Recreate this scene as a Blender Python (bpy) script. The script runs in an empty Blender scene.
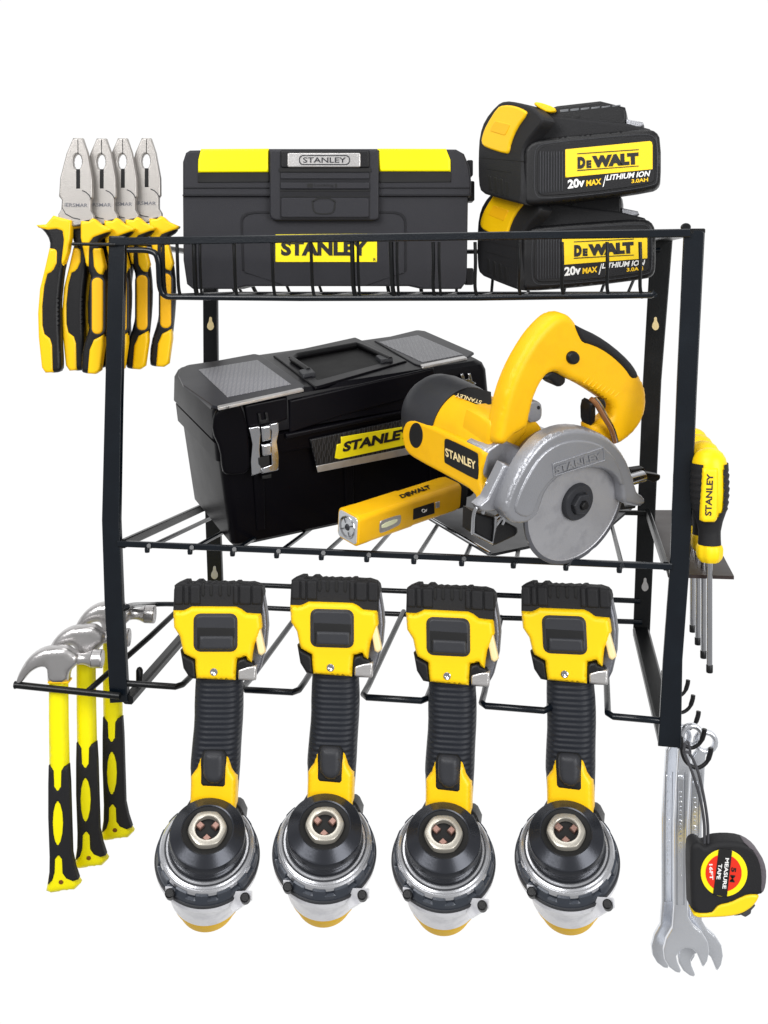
import bpy, math, random
import numpy as np
from mathutils import Vector, Matrix, Euler
from mathutils.geometry import delaunay_2d_cdt
random.seed(4)
D = 1120.0                      # camera distance to the y = 0 plane, millimetres
CX, CY = 384.0, 290.0           # where the optical axis meets the frame
MM = 0.001
V = Vector
col = bpy.context.scene.collection

# ------------------------------------------------------------------ geometry helpers (all in mm)
def U(px, py, y=0.0):
    s = 1 + y / D
    return V(((px - CX) * s, y, (CY - py) * s))

def UZ(px, py, z):              # point of a horizontal level seen at a pixel
    s = z / (CY - py)
    return V(((px - CX) * s, (s - 1) * D, z))

class Pl:
    """a real plane in the scene; p() finds the point of it that lies at a place in the view"""
    def __init__(self, C, n):
        self.C = V(C); self.n = V(n).normalized()
        up = V((0, 0, 1)) if abs(self.n.z) < .9 else V((0, 1, 0))
        self.e1 = up.cross(self.n).normalized()
        self.e2 = self.n.cross(self.e1).normalized()
    def p(self, px, py, t=0.0):
        cam = V((0, -D, 0)); d = V((px - CX, D, CY - py))
        k = ((self.C + self.n * t - cam).dot(self.n)) / d.dot(self.n)
        return cam + d * k
    def to2(self, P):
        q = P - self.C
        return (q.dot(self.e1), q.dot(self.e2))
    def at(self, x, y, t):
        return self.C + self.e1 * x + self.e2 * y + self.n * t

def FR(y):                      # frontal plane at depth y
    return Pl((0, y, 0), (0, -1, 0))

class MB:
    def __init__(s): s.v = []; s.f = []; s.ch = []
    def add(s, vs, fs):
        o = len(s.v); s.ch.append((o, len(s.f))); s.v += [V(x) for x in vs]; s.f += [tuple(i + o for i in f) for f in fs]
        return s

def seg_dist(P, A, B):
    AB = B - A; L = (AB ** 2).sum(1) + 1e-12
    t = ((P[:, None, :] - A[None]) * AB[None]).sum(2) / L[None]
    t = np.clip(t, 0, 1)
    Q = A[None] + t[..., None] * AB[None]
    return np.sqrt(((P[:, None, :] - Q) ** 2).sum(2)).min(1)

def inside(P, polys):
    r = np.zeros(len(P), bool)
    for poly in polys:
        A = poly; B = np.roll(poly, -1, 0)
        x, y = P[:, 0][:, None], P[:, 1][:, None]
        c = ((A[None, :, 1] > y) != (B[None, :, 1] > y))
        with np.errstate(divide='ignore', invalid='ignore'):
            xi = (B[None, :, 0] - A[None, :, 0]) * (y - A[None, :, 1]) / (B[None, :, 1] - A[None, :, 1]) + A[None, :, 0]
        r ^= (np.where(c & (x < xi), 1, 0).sum(1) % 2).astype(bool)
    return r

def chaikin(pts, n=2):
    for _ in range(n):
        q = []
        for i in range(len(pts)):
            a = pts[i]; b = pts[(i + 1) % len(pts)]
            q.append((a[0] * .75 + b[0] * .25, a[1] * .75 + b[1] * .25))
            q.append((a[0] * .25 + b[0] * .75, a[1] * .25 + b[1] * .75))
        pts = q
    return pts

def rr(x0, y0, x1, y1, r, n=4):                       # rounded rectangle outline
    o = []
    for cx, cy, a in ((x1 - r, y0 + r, -90), (x1 - r, y1 - r, 0), (x0 + r, y1 - r, 90), (x0 + r, y0 + r, 180)):
        for k in range(n + 1):
            t = math.radians(a + 90 * k / n); o.append((cx + r * math.cos(t), cy + r * math.sin(t)))
    return o

def ell(cx, cy, rx, ry=None, n=32, a0=0):
    ry = ry or rx
    return [(cx + rx * math.cos(2 * math.pi * k / n + a0), cy + ry * math.sin(2 * math.pi * k / n + a0)) for k in range(n)]

def Z(pts, ox, oy, s):                                # enlarge-view coordinates to photo coordinates
    return [(x / s + ox, y / s + oy) for x, y in pts]

def slab(mb, pl, outs, th, r=1.0, t0=0.0, both=False, smooth=0, H=None, K=3):
    """solid of real thickness th whose outline lies on a plane; the front edge is rounded over r"""
    if not isinstance(outs[0][0], (tuple, list)): outs = [outs]
    if H is None: H = r
    if r <= 0: H = 0
    polys = []
    for o in outs:
        if smooth: o = chaikin(o, smooth)
        P = np.array([pl.to2(pl.p(x, y, t0 - H)) for x, y in o])
        q = []
        for i in range(len(P)):
            a, b = P[i], P[(i + 1) % len(P)]
            L = np.hypot(*(b - a))
            if L < 0.05: continue
            n = max(1, int(math.ceil(L / max(2.5, min(9, r * 1.2)))))
            for k in range(n): q.append(a + (b - a) * k / n)
        P = np.array(q)
        polys.append(P)
    A = np.concatenate(polys); B = np.concatenate([np.roll(p, -1, 0) for p in polys])
    nb = len(A)
    extra = []
    if r > 0:
        for pi, p in enumerate(polys):
            nx = np.roll(p, -1, 0); pv = np.roll(p, 1, 0)
            tg = nx - pv; tg /= (np.hypot(tg[:, 0], tg[:, 1])[:, None] + 1e-9)
            nr = np.stack([-tg[:, 1], tg[:, 0]], 1)
            test = inside(p + nr * 0.05, polys)
            nr[~test] *= -1
            for k in range(1, K + 2):
                d = r * (1 - math.cos(min(1, k / K) * math.pi / 2)) * (1.2 if k > K else 1)
                Q = p + nr * d
                ok = inside(Q, polys)
                Q = Q[ok]
                if len(Q):
                    dist = seg_dist(Q, A, B)
                    extra.append(Q[dist > .93 * d])
        if r > 4:
            g = max(1.6, r / 3.0)
            lo, hi = A.min(0), A.max(0)
            X, Y = np.meshgrid(np.arange(lo[0], hi[0], g), np.arange(lo[1], hi[1], g))
            Q = np.stack([X.ravel(), Y.ravel()], 1)
            Q = Q[inside(Q, polys)]
            if len(Q):
                dist = seg_dist(Q, A, B); extra.append(Q[(dist > .3 * r) & (dist < 1.3 * r)])
    allp = np.concatenate([A] + extra) if extra else A
    edges = []; o = 0
    for p in polys:
        m = len(p); edges += [(o + i, o + (i + 1) % m) for i in range(m)]; o += m
    vs, es, fs, ov, oe, of = delaunay_2d_cdt([V((float(x), float(y))) for x, y in allp], edges, [], 0, 1e-4)
    pv = np.array([(v.x, v.y) for v in vs])
    tri = np.array([f for f in fs])
    cen = pv[tri].mean(1)
    tri = tri[inside(cen, polys)]
    dist = seg_dist(pv, A, B); isb = np.array([any(q < nb for q in o_) for o_ in ov]); dist[isb] = 0
    if r > 0:
        x = np.clip(dist / r, 0, 1); h = H * np.sqrt(np.clip(1 - (1 - x) ** 2, 0, 1))
    else:
        h = np.zeros(len(pv)); H = 0
    n = len(pv)
    front = [pl.at(p[0], p[1], t0 - H + hh) for p, hh in zip(pv, h)]
    if both: back = [pl.at(p[0], p[1], t0 - th + H - hh) for p, hh in zip(pv, h)]
    else: back = [pl.at(p[0], p[1], t0 - th) for p in pv]
    F = []
    for a, b, c in tri.tolist():
        ab = pv[b] - pv[a]; ac = pv[c] - pv[a]
        if ab[0] * ac[1] - ab[1] * ac[0] < 0: b, c = c, b
        F.append((a, b, c)); F.append((a + n, c + n, b + n))
    cnt = {}
    for f in F[::2]:
        for i in range(3):
            e = (f[i], f[(i + 1) % 3]); cnt[e] = 1
    for (a, b) in list(cnt):
        if (b, a) not in cnt: F.append((b, a, a + n, b + n))
    return mb.add(front + back, F)

def basis(ax):
    ax = V(ax).normalized()
    u = V((0, 0, 1)) if abs(ax.z) < .9 else V((1, 0, 0))
    e1 = u.cross(ax).normalized(); e2 = ax.cross(e1).normalized()
    return ax, e1, e2

def lathe(mb, C, axis, prof, n=48, capA=True, capB=True, rad=None):
    ax, e1, e2 = basis(axis); C = V(C)
    vs = []; fs = []
    for t, r in prof:
        for k in range(n):
            a = 2 * math.pi * k / n
            q = r if rad is None else rad(t, a, r)
            vs.append(C + ax * t + e1 * (q * math.cos(a)) + e2 * (q * math.sin(a)))
    for i in range(len(prof) - 1):
        for k in range(n):
            fs.append((i * n + k, i * n + (k + 1) % n, (i + 1) * n + (k + 1) % n, (i + 1) * n + k))
    if capA: fs.append(tuple(reversed(range(n))))
    if capB: fs.append(tuple(range((len(prof) - 1) * n, len(prof) * n)))
    return mb.add(vs, fs)

def catmull(P, n=6, closed=False):
    P = [V(p) for p in P]; out = []
    m = len(P)
    R_ = range(m if closed else m - 1)
    for i in R_:
        p1 = P[i]; p2 = P[(i + 1) % m]
        p0 = P[(i - 1) % m] if (closed or i > 0) else p1 * 2 - p2
        p3 = P[(i + 2) % m] if (closed or i < m - 2) else p2 * 2 - p1
        for k in range(n):
            t = k / n
            out.append(.5 * ((2 * p1) + (p2 - p0) * t + (2 * p0 - 5 * p1 + 4 * p2 - p3) * t * t + (3 * p1 - p0 - 3 * p2 + p3) * t ** 3))
    if not closed: out.append(P[-1])
    return out

def tube(mb, pts, r, n=10, closed=False, sx=1.0, up=None):
    pts = [V(p) for p in pts]; m = len(pts); vs = []; fs = []
    prev = None
    for i, p in enumerate(pts):
        a = pts[(i - 1) % m] if (closed or i > 0) else p
        b = pts[(i + 1) % m] if (closed or i < m - 1) else p
        t = (b - a).normalized()
        if prev is None:
            u = up or (V((0, 0, 1)) if abs(t.z) < .9 else V((1, 0, 0)))
            e1 = (u - t * u.dot(t)).normalized()
        else: e1 = (prev - t * prev.dot(t)).normalized()
        prev = e1; e2 = t.cross(e1)
        rr_ = r[i] if isinstance(r, (list, tuple)) else r
        for k in range(n):
            an = 2 * math.pi * (k + .5) / n
            vs.append(p + e1 * (rr_ * math.cos(an)) + e2 * (rr_ * sx * math.sin(an)))
    for i in range(m if closed else m - 1):
        j = (i + 1) % m
        for k in range(n): fs.append((i * n + k, i * n + (k + 1) % n, j * n + (k + 1) % n, j * n + k))
    if not closed:
        fs.append(tuple(reversed(range(n)))); fs.append(tuple(range((m - 1) * n, m * n)))
    return mb.add(vs, fs)

def flatbar(mb, p0, p1, w, h, up=(0, 0, 1)):
    p0, p1 = V(p0), V(p1); t = (p1 - p0).normalized(); up = V(up)
    e2 = (up - t * up.dot(t)).normalized(); e1 = t.cross(e2)
    ch = min(w, h) * .2; o = []
    for x, y in ((-w / 2 + ch, -h / 2), (w / 2 - ch, -h / 2), (w / 2, -h / 2 + ch), (w / 2, h / 2 - ch), (w / 2 - ch, h / 2), (-w / 2 + ch, h / 2), (-w / 2, h / 2 - ch), (-w / 2, -h / 2 + ch)):
        o.append(e1 * x + e2 * y)
    vs = [p0 + q for q in o] + [p1 + q for q in o]
    fs = [(k, (k + 1) % 8, 8 + (k + 1) % 8, 8 + k) for k in range(8)] + [tuple(reversed(range(8))), tuple(range(8, 16))]
    return mb.add(vs, fs)

def rrloft(mb, P, secs, n=5):
    """sections (c, a0, a1, b0, b1, radius) joined into a rounded box; P(a, b, c) gives the point"""
    vs = []; fs = []
    for c, a0, a1, b0, b1, r in secs:
        for x, y in rr(a0, b0, a1, b1, max(r, .01), n): vs.append(P(x, y, c))
    m = 4 * (n + 1)
    for i in range(len(secs) - 1):
        for k in range(m): fs.append((i * m + k, i * m + (k + 1) % m, (i + 1) * m + (k + 1) % m, (i + 1) * m + k))
    fs.append(tuple(reversed(range(m)))); fs.append(tuple(range((len(secs) - 1) * m, len(secs) * m)))
    return mb.add(vs, fs)

# ------------------------------------------------------------------ objects
ORIG = {}
def thing(name, label, cat, origin, group=None, kind=None):
    o = bpy.data.objects.new(name, None); col.objects.link(o)
    o.location = V(origin) * MM; o.empty_display_size = .02
    o['label'] = label; o['category'] = cat
    if group: o['group'] = group
    ORIG[o.name] = V(origin)
    return o

SPLIT = {'finger_recess', 'lower_side_bar', 'yellow_shell', 'battery_ribs', 'side_lug', 'shelf_frame', 'latch_hinge', 'terminal_slots', 'vent_slots',
         'contact_ribs', 'grip_ribs', 'housing_screws', 'screw_lugs', 'battery_slots', 'body_ribs', 'chuck_jaws', 'grip_ridges', 'water_valve', 'top_side_bar',
         'rear_crossbar', 'handle_pivot', 'latch', 'latch_lever', 'latch_catch', 'lid_front_panel', 'gear_case_arm', 'wing_nut', 'battery_foot', 'basket_wire',
         'slot_finger', 'basket_base', 'latch_flap', 'lid_groove', 'cord', 'pliers_bar', 'hammer_holder', 'bracket_wire', 'latch_gap', 'shelf_wire'}
def part(name, mb, mat, parent, angle=38, label=None):
    import bmesh
    if name in SPLIT and len(mb.ch) > 1:
        nm = {'battery_ribs': 'battery_rib', 'terminal_slots': 'terminal_slot', 'vent_slots': 'vent_slot', 'contact_ribs': 'contact_rib', 'grip_ribs': 'grip_rib', 'housing_screws': 'housing_screw',
              'screw_lugs': 'screw_lug', 'battery_slots': 'battery_slot', 'body_ribs': 'body_rib', 'chuck_jaws': 'chuck_jaw', 'grip_ridges': 'grip_ridge'}.get(name, name)
        first = None
        for i, (vo, fo) in enumerate(mb.ch):
            ve, fe = mb.ch[i + 1] if i + 1 < len(mb.ch) else (len(mb.v), len(mb.f))
            m2 = MB(); m2.add(mb.v[vo:ve], [tuple(k - vo for k in f) for f in mb.f[fo:fe]])
            o = part(nm + ('' if nm not in SPLIT else ''), m2, mat, parent, angle, label); first = first or o
        return first
    org = V((0, 0, 0)); q = parent
    while q is not None and q.name not in ORIG: q = q.parent
    org = ORIG[q.name]
    me = bpy.data.meshes.new(name)
    me.from_pydata([tuple((v - org) * MM) for v in mb.v], [], mb.f)
    bm = bmesh.new(); bm.from_mesh(me)
    bmesh.ops.remove_doubles(bm, verts=bm.verts, dist=1e-6)
    bmesh.ops.recalc_face_normals(bm, faces=bm.faces)
    bm.to_mesh(me); bm.free()
    me.materials.append(mat)
    me.polygons.foreach_set('use_smooth', [True] * len(me.polygons))
    me.set_sharp_from_angle(angle=math.radians(angle))
    o = bpy.data.objects.new(name, me); col.objects.link(o); o.parent = parent
    if label: o['label'] = label
    return o

def kids(o): return [c for c in bpy.data.objects if c.parent == o]
def copy_tree(o, parent=None):
    c = o.copy(); col.objects.link(c); c.parent = parent
    for ch in kids(o): copy_tree(ch, c)
    return c

def text_mesh(body, bold, ext=.02):
    cu = bpy.data.curves.new('txt', 'FONT'); cu.body = body; cu.size = 1; cu.offset = bold; cu.extrude = ext; cu.resolution_u = 3
    ob = bpy.data.objects.new('txt', cu); col.objects.link(ob)
    dg = bpy.context.evaluated_depsgraph_get(); dg.update()
    me = bpy.data.meshes.new_from_object(ob.evaluated_get(dg))
    vs = [v.co.copy() for v in me.vertices]; fs = [tuple(p.vertices) for p in me.polygons]
    bpy.data.objects.remove(ob); bpy.data.curves.remove(cu); bpy.data.meshes.remove(me)
    return vs, fs

def text(mb, body, pl, bl, br, tl, t=0.0, bold=.02, th=.5, shear=0):
    vs, fs = text_mesh(body, bold)
    x0 = min(v.x for v in vs); x1 = max(v.x for v in vs); y0 = min(v.y for v in vs); y1 = max(v.y for v in vs)
    out = []
    for v in vs:
        u = (v.x - x0) / (x1 - x0); w = (v.y - y0) / (y1 - y0); u += shear * w
        px = bl[0] + u * (br[0] - bl[0]) + w * (tl[0] - bl[0]); py = bl[1] + u * (br[1] - bl[1]) + w * (tl[1] - bl[1])
        out.append(pl.p(px, py, t + (th if v.z > 0 else 0)))
    return mb.add(out, fs)

# ------------------------------------------------------------------ materials
def lin(c):
    c /= 255.0
    return c / 12.92 if c <= .04045 else ((c + .055) / 1.055) ** 2.4

def mat(name, rgb, rough=.45, metal=0.0, var=.06, bump=.15, scale=400, spec=.5, coat=0, wave=None, alpha=None, trans=0, grime=None):
    m = bpy.data.materials.new(name); m.use_nodes = True; nt = m.node_tree; N = nt.nodes; L = nt.links
    b = N['Principled BSDF']; c = [lin(x) for x in rgb] + [1]
    tc = N.new('ShaderNodeTexCoord')
    nz = N.new('ShaderNodeTexNoise'); nz.inputs['Scale'].default_value = 30; nz.inputs['Detail'].default_value = 6
    L.new(tc.outputs['Object'], nz.inputs['Vector'])
    mx = N.new('ShaderNodeMix'); mx.data_type = 'RGBA'
    mx.inputs['A'].default_value = [x * (1 - var) for x in c[:3]] + [1]
    mx.inputs['B'].default_value = [min(1, x * (1 + var)) for x in c[:3]] + [1]
    L.new(nz.outputs['Fac'], mx.inputs['Factor']); last = mx.outputs['Result']
    if grime:
        n3 = N.new('ShaderNodeTexNoise'); n3.inputs['Scale'].default_value = grime[1]; n3.inputs['Detail'].default_value = 8
        L.new(tc.outputs['Object'], n3.inputs['Vector'])
        rp = N.new('ShaderNodeMapRange'); rp.inputs[1].default_value = .5; rp.inputs[2].default_value = .75
        L.new(n3.outputs['Fac'], rp.inputs[0])
        m2 = N.new('ShaderNodeMix'); m2.data_type = 'RGBA'; L.new(rp.outputs[0], m2.inputs['Factor']); L.new(last, m2.inputs['A'])
        m2.inputs['B'].default_value = [lin(x) for x in grime[0]] + [1]; last = m2.outputs['Result']
    L.new(last, b.inputs['Base Color'])
    mr = N.new('ShaderNodeMapRange'); mr.inputs[3].default_value = max(.02, rough * .85); mr.inputs[4].default_value = min(1, rough * 1.15)
    L.new(nz.outputs['Fac'], mr.inputs[0]); L.new(mr.outputs[0], b.inputs['Roughness'])
    b.inputs['Metallic'].default_value = metal
    b.inputs['Specular IOR Level'].default_value = spec
    b.inputs['Coat Weight'].default_value = coat; b.inputs['Coat Roughness'].default_value = .15
    if trans: b.inputs['Transmission Weight'].default_value = trans
    if bump:
        n2 = N.new('ShaderNodeTexNoise'); n2.inputs['Scale'].default_value = scale; n2.inputs['Detail'].default_value = 3
        L.new(tc.outputs['Object'], n2.inputs['Vector'])
        bp = N.new('ShaderNodeBump'); bp.inputs['Strength'].default_value = bump; bp.inputs['Distance'].default_value = .0005
        L.new(n2.outputs['Fac'], bp.inputs['Height']); out = bp
        if wave:
            axis, sc, st = wave
            wv = N.new('ShaderNodeTexWave'); wv.bands_direction = axis; wv.inputs['Scale'].default_value = sc
            wv.inputs['Distortion'].default_value = .0
            L.new(tc.outputs['Object'], wv.inputs['Vector'])
            b2 = N.new('ShaderNodeBump'); b2.inputs['Strength'].default_value = st; b2.inputs['Distance'].default_value = .0015
            L.new(wv.outputs['Fac'], b2.inputs['Height']); L.new(bp.outputs['Normal'], b2.inputs['Normal']); out = b2
        L.new(out.outputs['Normal'], b.inputs['Normal'])
    return m

def checker_mat(name, ca, cb, scale, rough=.4, metal=.6, rot=.78):
    """diamond tread plate: raised lozenges"""
    m = mat(name, ca, rough, metal, bump=0); nt = m.node_tree; N = nt.nodes; L = nt.links; b = N['Principled BSDF']
    tc = N.new('ShaderNodeTexCoord'); mp = N.new('ShaderNodeMapping'); mp.inputs['Rotation'].default_value = (0, 0, rot)
    L.new(tc.outputs['Object'], mp.inputs['Vector'])
    br = N.new('ShaderNodeTexBrick'); br.inputs['Scale'].default_value = scale; br.inputs['Mortar Size'].default_value = .22
    br.inputs['Mortar Smooth'].default_value = .4; br.inputs['Brick Width'].default_value = .9; br.inputs['Row Height'].default_value = .38
    br.inputs['Color1'].default_value = [lin(x) for x in ca] + [1]; br.inputs['Color2'].default_value = [lin(x * .93) for x in ca] + [1]
    br.inputs['Mortar'].default_value = [lin(x) for x in cb] + [1]
    L.new(mp.outputs['Vector'], br.inputs['Vector']); L.new(br.outputs['Color'], b.inputs['Base Color'])
    bp = N.new('ShaderNodeBump'); bp.inputs['Strength'].default_value = .6; bp.inputs['Distance'].default_value = .001; bp.invert = True
    L.new(br.outputs['Fac'], bp.inputs['Height']); L.new(bp.outputs['Normal'], b.inputs['Normal'])
    return m

m_rack = mat('black_powder_coat', (9, 11, 13), .32, 0, bump=.3, scale=800, spec=.35, grime=((18, 20, 22), 45))
m_rackb = mat('blue_black_enamel', (8, 15, 23), .26, 0, bump=.18, scale=500, spec=.45, grime=((12, 20, 28), 40))
m_pan = mat('brown_black_panel', (36, 22, 18), .5)
m_yel = mat('yellow_plastic', (250, 205, 12), .42, 0, var=.02, bump=.12, scale=900, spec=.3)
m_saw = mat('amber_yellow_plastic', (250, 190, 8), .42, 0, var=.05, bump=.5, scale=1100, spec=.3, grime=((240, 178, 6), 35))
m_lem = mat('lemon_yellow_plastic', (252, 240, 5), .4, 0, var=.02, bump=.12, scale=600, spec=.3)
m_pl = mat('orange_yellow_plastic', (252, 200, 10), .35, 0, var=.03, bump=.2, scale=900, spec=.35)
m_plo = mat('deep_orange_yellow_plastic', (252, 188, 12), .45, 0, var=.03, bump=.3, scale=1200, spec=.35)
m_blk = mat('black_plastic', (22, 22, 24), .42, 0, bump=.35, scale=900, spec=.3)
m_blkm = mat('matte_black_rubber', (33, 33, 35), .6, 0, bump=.8, scale=1200, spec=.25)
m_box1 = mat('charcoal_plastic', (39, 39, 44), .5, 0, var=.05, bump=.5, scale=1500, spec=.28)
m_box1d = mat('dark_charcoal_plastic', (26, 26, 30), .45, 0, bump=.3, scale=1200, spec=.25)
m_box2 = mat('glossy_black_plastic', (8, 7, 11), .34, 0, bump=.15, scale=500, spec=.09)
m_box2b = mat('glossy_black_lid_plastic', (11, 10, 15), .34, 0, bump=.1, scale=400, spec=.12)
m_smoke = mat('smoky_clear_cover', (40, 40, 45), .35, 0, bump=.05, spec=.15)
m_tread = checker_mat('silver_tread_plate', (240, 241, 245), (112, 112, 118), 120, .35, .0)
m_carb = checker_mat('dark_tread_plate', (125, 125, 130), (14, 14, 16), 200, .45, .1)
m_stl = mat('brushed_steel', (200, 198, 197), .34, .75, bump=.3, scale=700, grime=((182, 178, 175), 60))
m_pls = mat('satin_steel', (172, 168, 164), .42, .75, bump=.4, scale=900)
m_chr = mat('polished_chrome', (205, 206, 210), .16, 1, bump=.05)
m_wr = mat('satin_chrome', (232, 235, 241), .2, .75, bump=.3, scale=160, grime=((225, 228, 235), 50))
m_alu = mat('cast_aluminium', (162, 163, 168), .34, .6, var=.06, bump=.5, scale=700)
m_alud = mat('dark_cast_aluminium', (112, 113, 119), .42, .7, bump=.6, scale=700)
m_dia = mat('ground_steel_disc', (178, 178, 182), .38, .5, bump=.6, scale=900, grime=((162, 162, 167), 70))
m_gry = mat('grey_plastic', (50, 51, 55), .45, 0, bump=.2, spec=.3)
m_dsl = mat('blue_grey_chuck_metal', (54, 56, 62), .26, .6, bump=.1, wave=None)
m_clr = mat('blue_grey_clutch_plastic', (58, 63, 72), .35, .2, bump=.2)
m_grip = mat('ribbed_black_rubber', (30, 33, 40), .5, 0, bump=.3, wave=('Z', 62, .4), spec=.3)
m_hou = mat('pale_frosted_housing', (232, 232, 236), .3, .0, bump=.5, scale=250, grime=((190, 190, 198), 45))
m_cream = mat('cream_plastic', (245, 222, 165), .4)
m_wht = mat('white_print', (238, 238, 236), .5, bump=0)
m_bprint = mat('black_print', (14, 14, 14), .5, bump=0)
m_yprint = mat('yellow_print', (248, 200, 20), .5, bump=0)
m_ylab = mat('yellow_label', (252, 214, 22), .4, bump=0, var=.01)
m_ylab2 = mat('lemon_label', (253, 232, 10), .4, bump=0, var=.01)
m_red = mat('red_label', (225, 45, 20), .4, bump=0, var=.03)
m_org = mat('copper_brown_tube', (150, 100, 60), .25, .3)
m_nut = mat('pale_chuck_steel', (196, 191, 180), .3, .65, bump=.15)
m_hsteel = mat('forged_steel', (196, 194, 194), .3, .85, bump=.25, scale=300, grime=((176, 174, 172), 50))
m_ring = mat('ringed_collar_steel', (205, 206, 210), .22, .75, bump=.15, scale=300)
m_wsh = mat('shaded_chrome', (150, 153, 160), .3, .7, bump=.1)  # darker chrome for the shade lines painted along the wrench shank
m_void = mat('recess_shade_black', (4, 4, 5), .7, bump=0)  # near-black colour stands in for the shade inside slots, gaps and recesses
m_jaw = mat('pinkish_brown_steel', (140, 108, 98), .3, .6)
m_led = mat('pale_lamp_window', (225, 228, 190), .25, bump=0)
m_glass = mat('lamp_reflector', (215, 218, 222), .25, .4, bump=.1, scale=150)
m_strap = mat('grey_cord', (62, 62, 66), .45)
m_brz = mat('brown_rivet', (120, 72, 10), .5)

# ================================================================== THE RACK
rack = thing('tool_rack', 'black metal wall rack with a wire basket on top, a wire shelf and slots below', 'rack', U(384, 700, 60))
RD = V((.18, .984, 0)).normalized()
RF = Pl(U(116, 400, 110), V((0, 0, 0)) - RD)
def rb(d): return Pl(U(116, 400, 110) + RD * d, -RD)
RB = rb(268)
def post(l, r, pl, th=7):
    mb = MB(); slab(mb, pl, l + list(reversed(r)), th, 1.2); return part('post', mb, m_rack if pl is RB else m_rackb, rack)
pL = post([(109, 236), (105, 400), (102, 520), (104.5, 600), (110, 703)], [(125.5, 236), (121.5, 400), (119.5, 520), (122.5, 600), (128, 702)], RF)
pR = post([(684, 228), (677, 380), (670, 565), (663, 660), (658, 746)], [(705, 231), (697, 390), (690, 560), (682.5, 660), (681, 748)], RF)
pRL = post([(203, 252), (203, 300), (204, 480), (208.5, 608)], [(217, 252), (217, 300), (218.5, 480), (223, 608)], RB)
pRR = post([(651, 236), (643, 380), (638, 500), (633, 636)], [(673, 236), (661.5, 380), (656, 500), (650, 632)], RB)
for pst, (x, y) in ((pRL, (210.5, 323)), (pRL, (214.5, 572)), (pRR, (655.5, 323)), (pRR, (645, 584))):
    mb = MB(); slab(mb, RB, chaikin([(x - 3.2, y + 1), (x - 3.6, y + 5), (x, y + 8), (x + 3.6, y + 5), (x + 3.2, y + 1), (x + 1.4, y - 2), (x + 1.4, y - 6), (x - 1.4, y - 6), (x - 1.4, y - 2)], 2), .6, .1, t0=.6)
    part('keyhole_slot', mb, m_cream if y < 400 else m_stl, pst)
# top corner straps front to rear
mb = MB()
flatbar(mb, RF.p(694, 231), RB.p(662, 239), 22, 5); slab(mb, RF, ell(686, 227, 5, 4), 8, 1)
flatbar(mb, RF.p(117, 241), RB.p(210, 255), 16, 5)
part('top_side_bar', mb, m_rack, rack)
# basket rim
mb = MB()
flatbar(mb, RF.p(112, 241.5, 2), RF.p(690, 233, 2), 5, 8.5)
part('basket_rim', mb, m_rackb, rack)
mb = MB(); tube(mb, [RF.p(73, 244, 3), RF.p(116, 244.5, 3)], 2); tube(mb, [RF.p(73, 244, 3), RF.p(81, 246, -40)], 1.8)
part('pliers_bar', mb, m_rack, rack)
mb = MB(); tube(mb, [RB.p(209, 254), RB.p(660, 250)], 3); part('basket_rear_rim', mb, m_rackb, rack)
# basket bottom
BF = rb(12); BB = rb(250)
cL0, cR0 = BF.p(165, 296), BF.p(655, 295); cL1, cR1 = BB.p(232, 293.5), BB.p(640, 293.5)
mb = MB()
tube(mb, catmull([RF.p(128, 250), RF.p(150, 251), RF.p(158, 259), rb(8).p(160, 286), BF.p(166, 296), BF.p(182, 297)], 5)[:-1] + [BF.p(182, 297), BF.p(300, 298), BF.p(480, 297.5), cR0 - (cR0 - cL0) * .006, cR0 + V((0, 0, 3))], 3.4)
tube(mb, [cL0, cL1], 2.6); tube(mb, [cR0, cR1], 2.6); tube(mb, [cL1, cR1], 2.6)
part('basket_base', mb, m_rackb, rack)
for i, x in enumerate([163, 177, 194, 234, 272, 311, 352, 391, 433, 475, 519, 562, 607, 640]):
    w = 2.6 if x in (194, 352, 391) else 1.9
    mb = MB()
    xb = x + (1.5 if x < 400 else 0)
    pts = [RF.p(x, 242), RF.p(x + .5, 262), rb(8).p(xb, 286), BF.p(xb + 2, 297)]
    pts = catmull(pts, 4)
    u = (BF.p(x, 296) - cL0).dot((cR0 - cL0).normalized()) / (cR0 - cL0).length
    q = cL1 + (cR1 - cL1) * max(.01, min(.99, u)); rimb = RB.p(209, 254) + (RB.p(660, 250) - RB.p(209, 254)) * max(.01, min(.99, u))
    pts += [q, rimb]
    tube(mb, pts, w, 8)
    if x in (352, 391, 194, 433): tube(mb, catmull([RF.p(x + 6, 242), RF.p(x + 6, 262), rb(8).p(x + 7, 286), BF.p(x + 8, 297)], 4), 1.6, 8)
    part('basket_wire', mb, m_rack, rack)
# middle shelf
SF0, SF1 = RF.p(118, 543.5), RF.p(672, 566.5)
SB0, SB1 = RB.p(206, 506), RB.p(648, 513)
mb = MB(); flatbar(mb, SF0, SF1, 5, 6.5)
part('shelf_frame', mb, m_rackb, rack)
mb = MB(); flatbar(mb, SF0 + (SF1 - SF0) * .01, SB0, 6, 10); flatbar(mb, SF1 - (SF1 - SF0) * .01, SB1, 6, 9); flatbar(mb, SB0, SB1, 5, 6)
part('shelf_frame', mb, m_rack, rack)
def lp(a, b, u): return a + (b - a) * u
for x in [153, 199, 244, 290, 336, 382, 429, 476, 526, 576, 626]:
    u = (x - 118) / (672 - 118)
    a = lp(SF0, SF1, u) + V((0, 0, -2)); b = lp(SB0, SB1, u) + V((0, 0, -2))
    mb = MB(); tube(mb, [a - RD * 4 + V((0, 0, 2)), a, b], 2.5, 8)
    lathe(mb, a + V((-3, -1, -3)), (0, 0, 1), [(-3.5, 1), (-3, 2.6), (0, 3), (3, 2.6)], 12)
    part('shelf_wire', mb, m_rackb if x > 150 else m_rack, rack)
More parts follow.
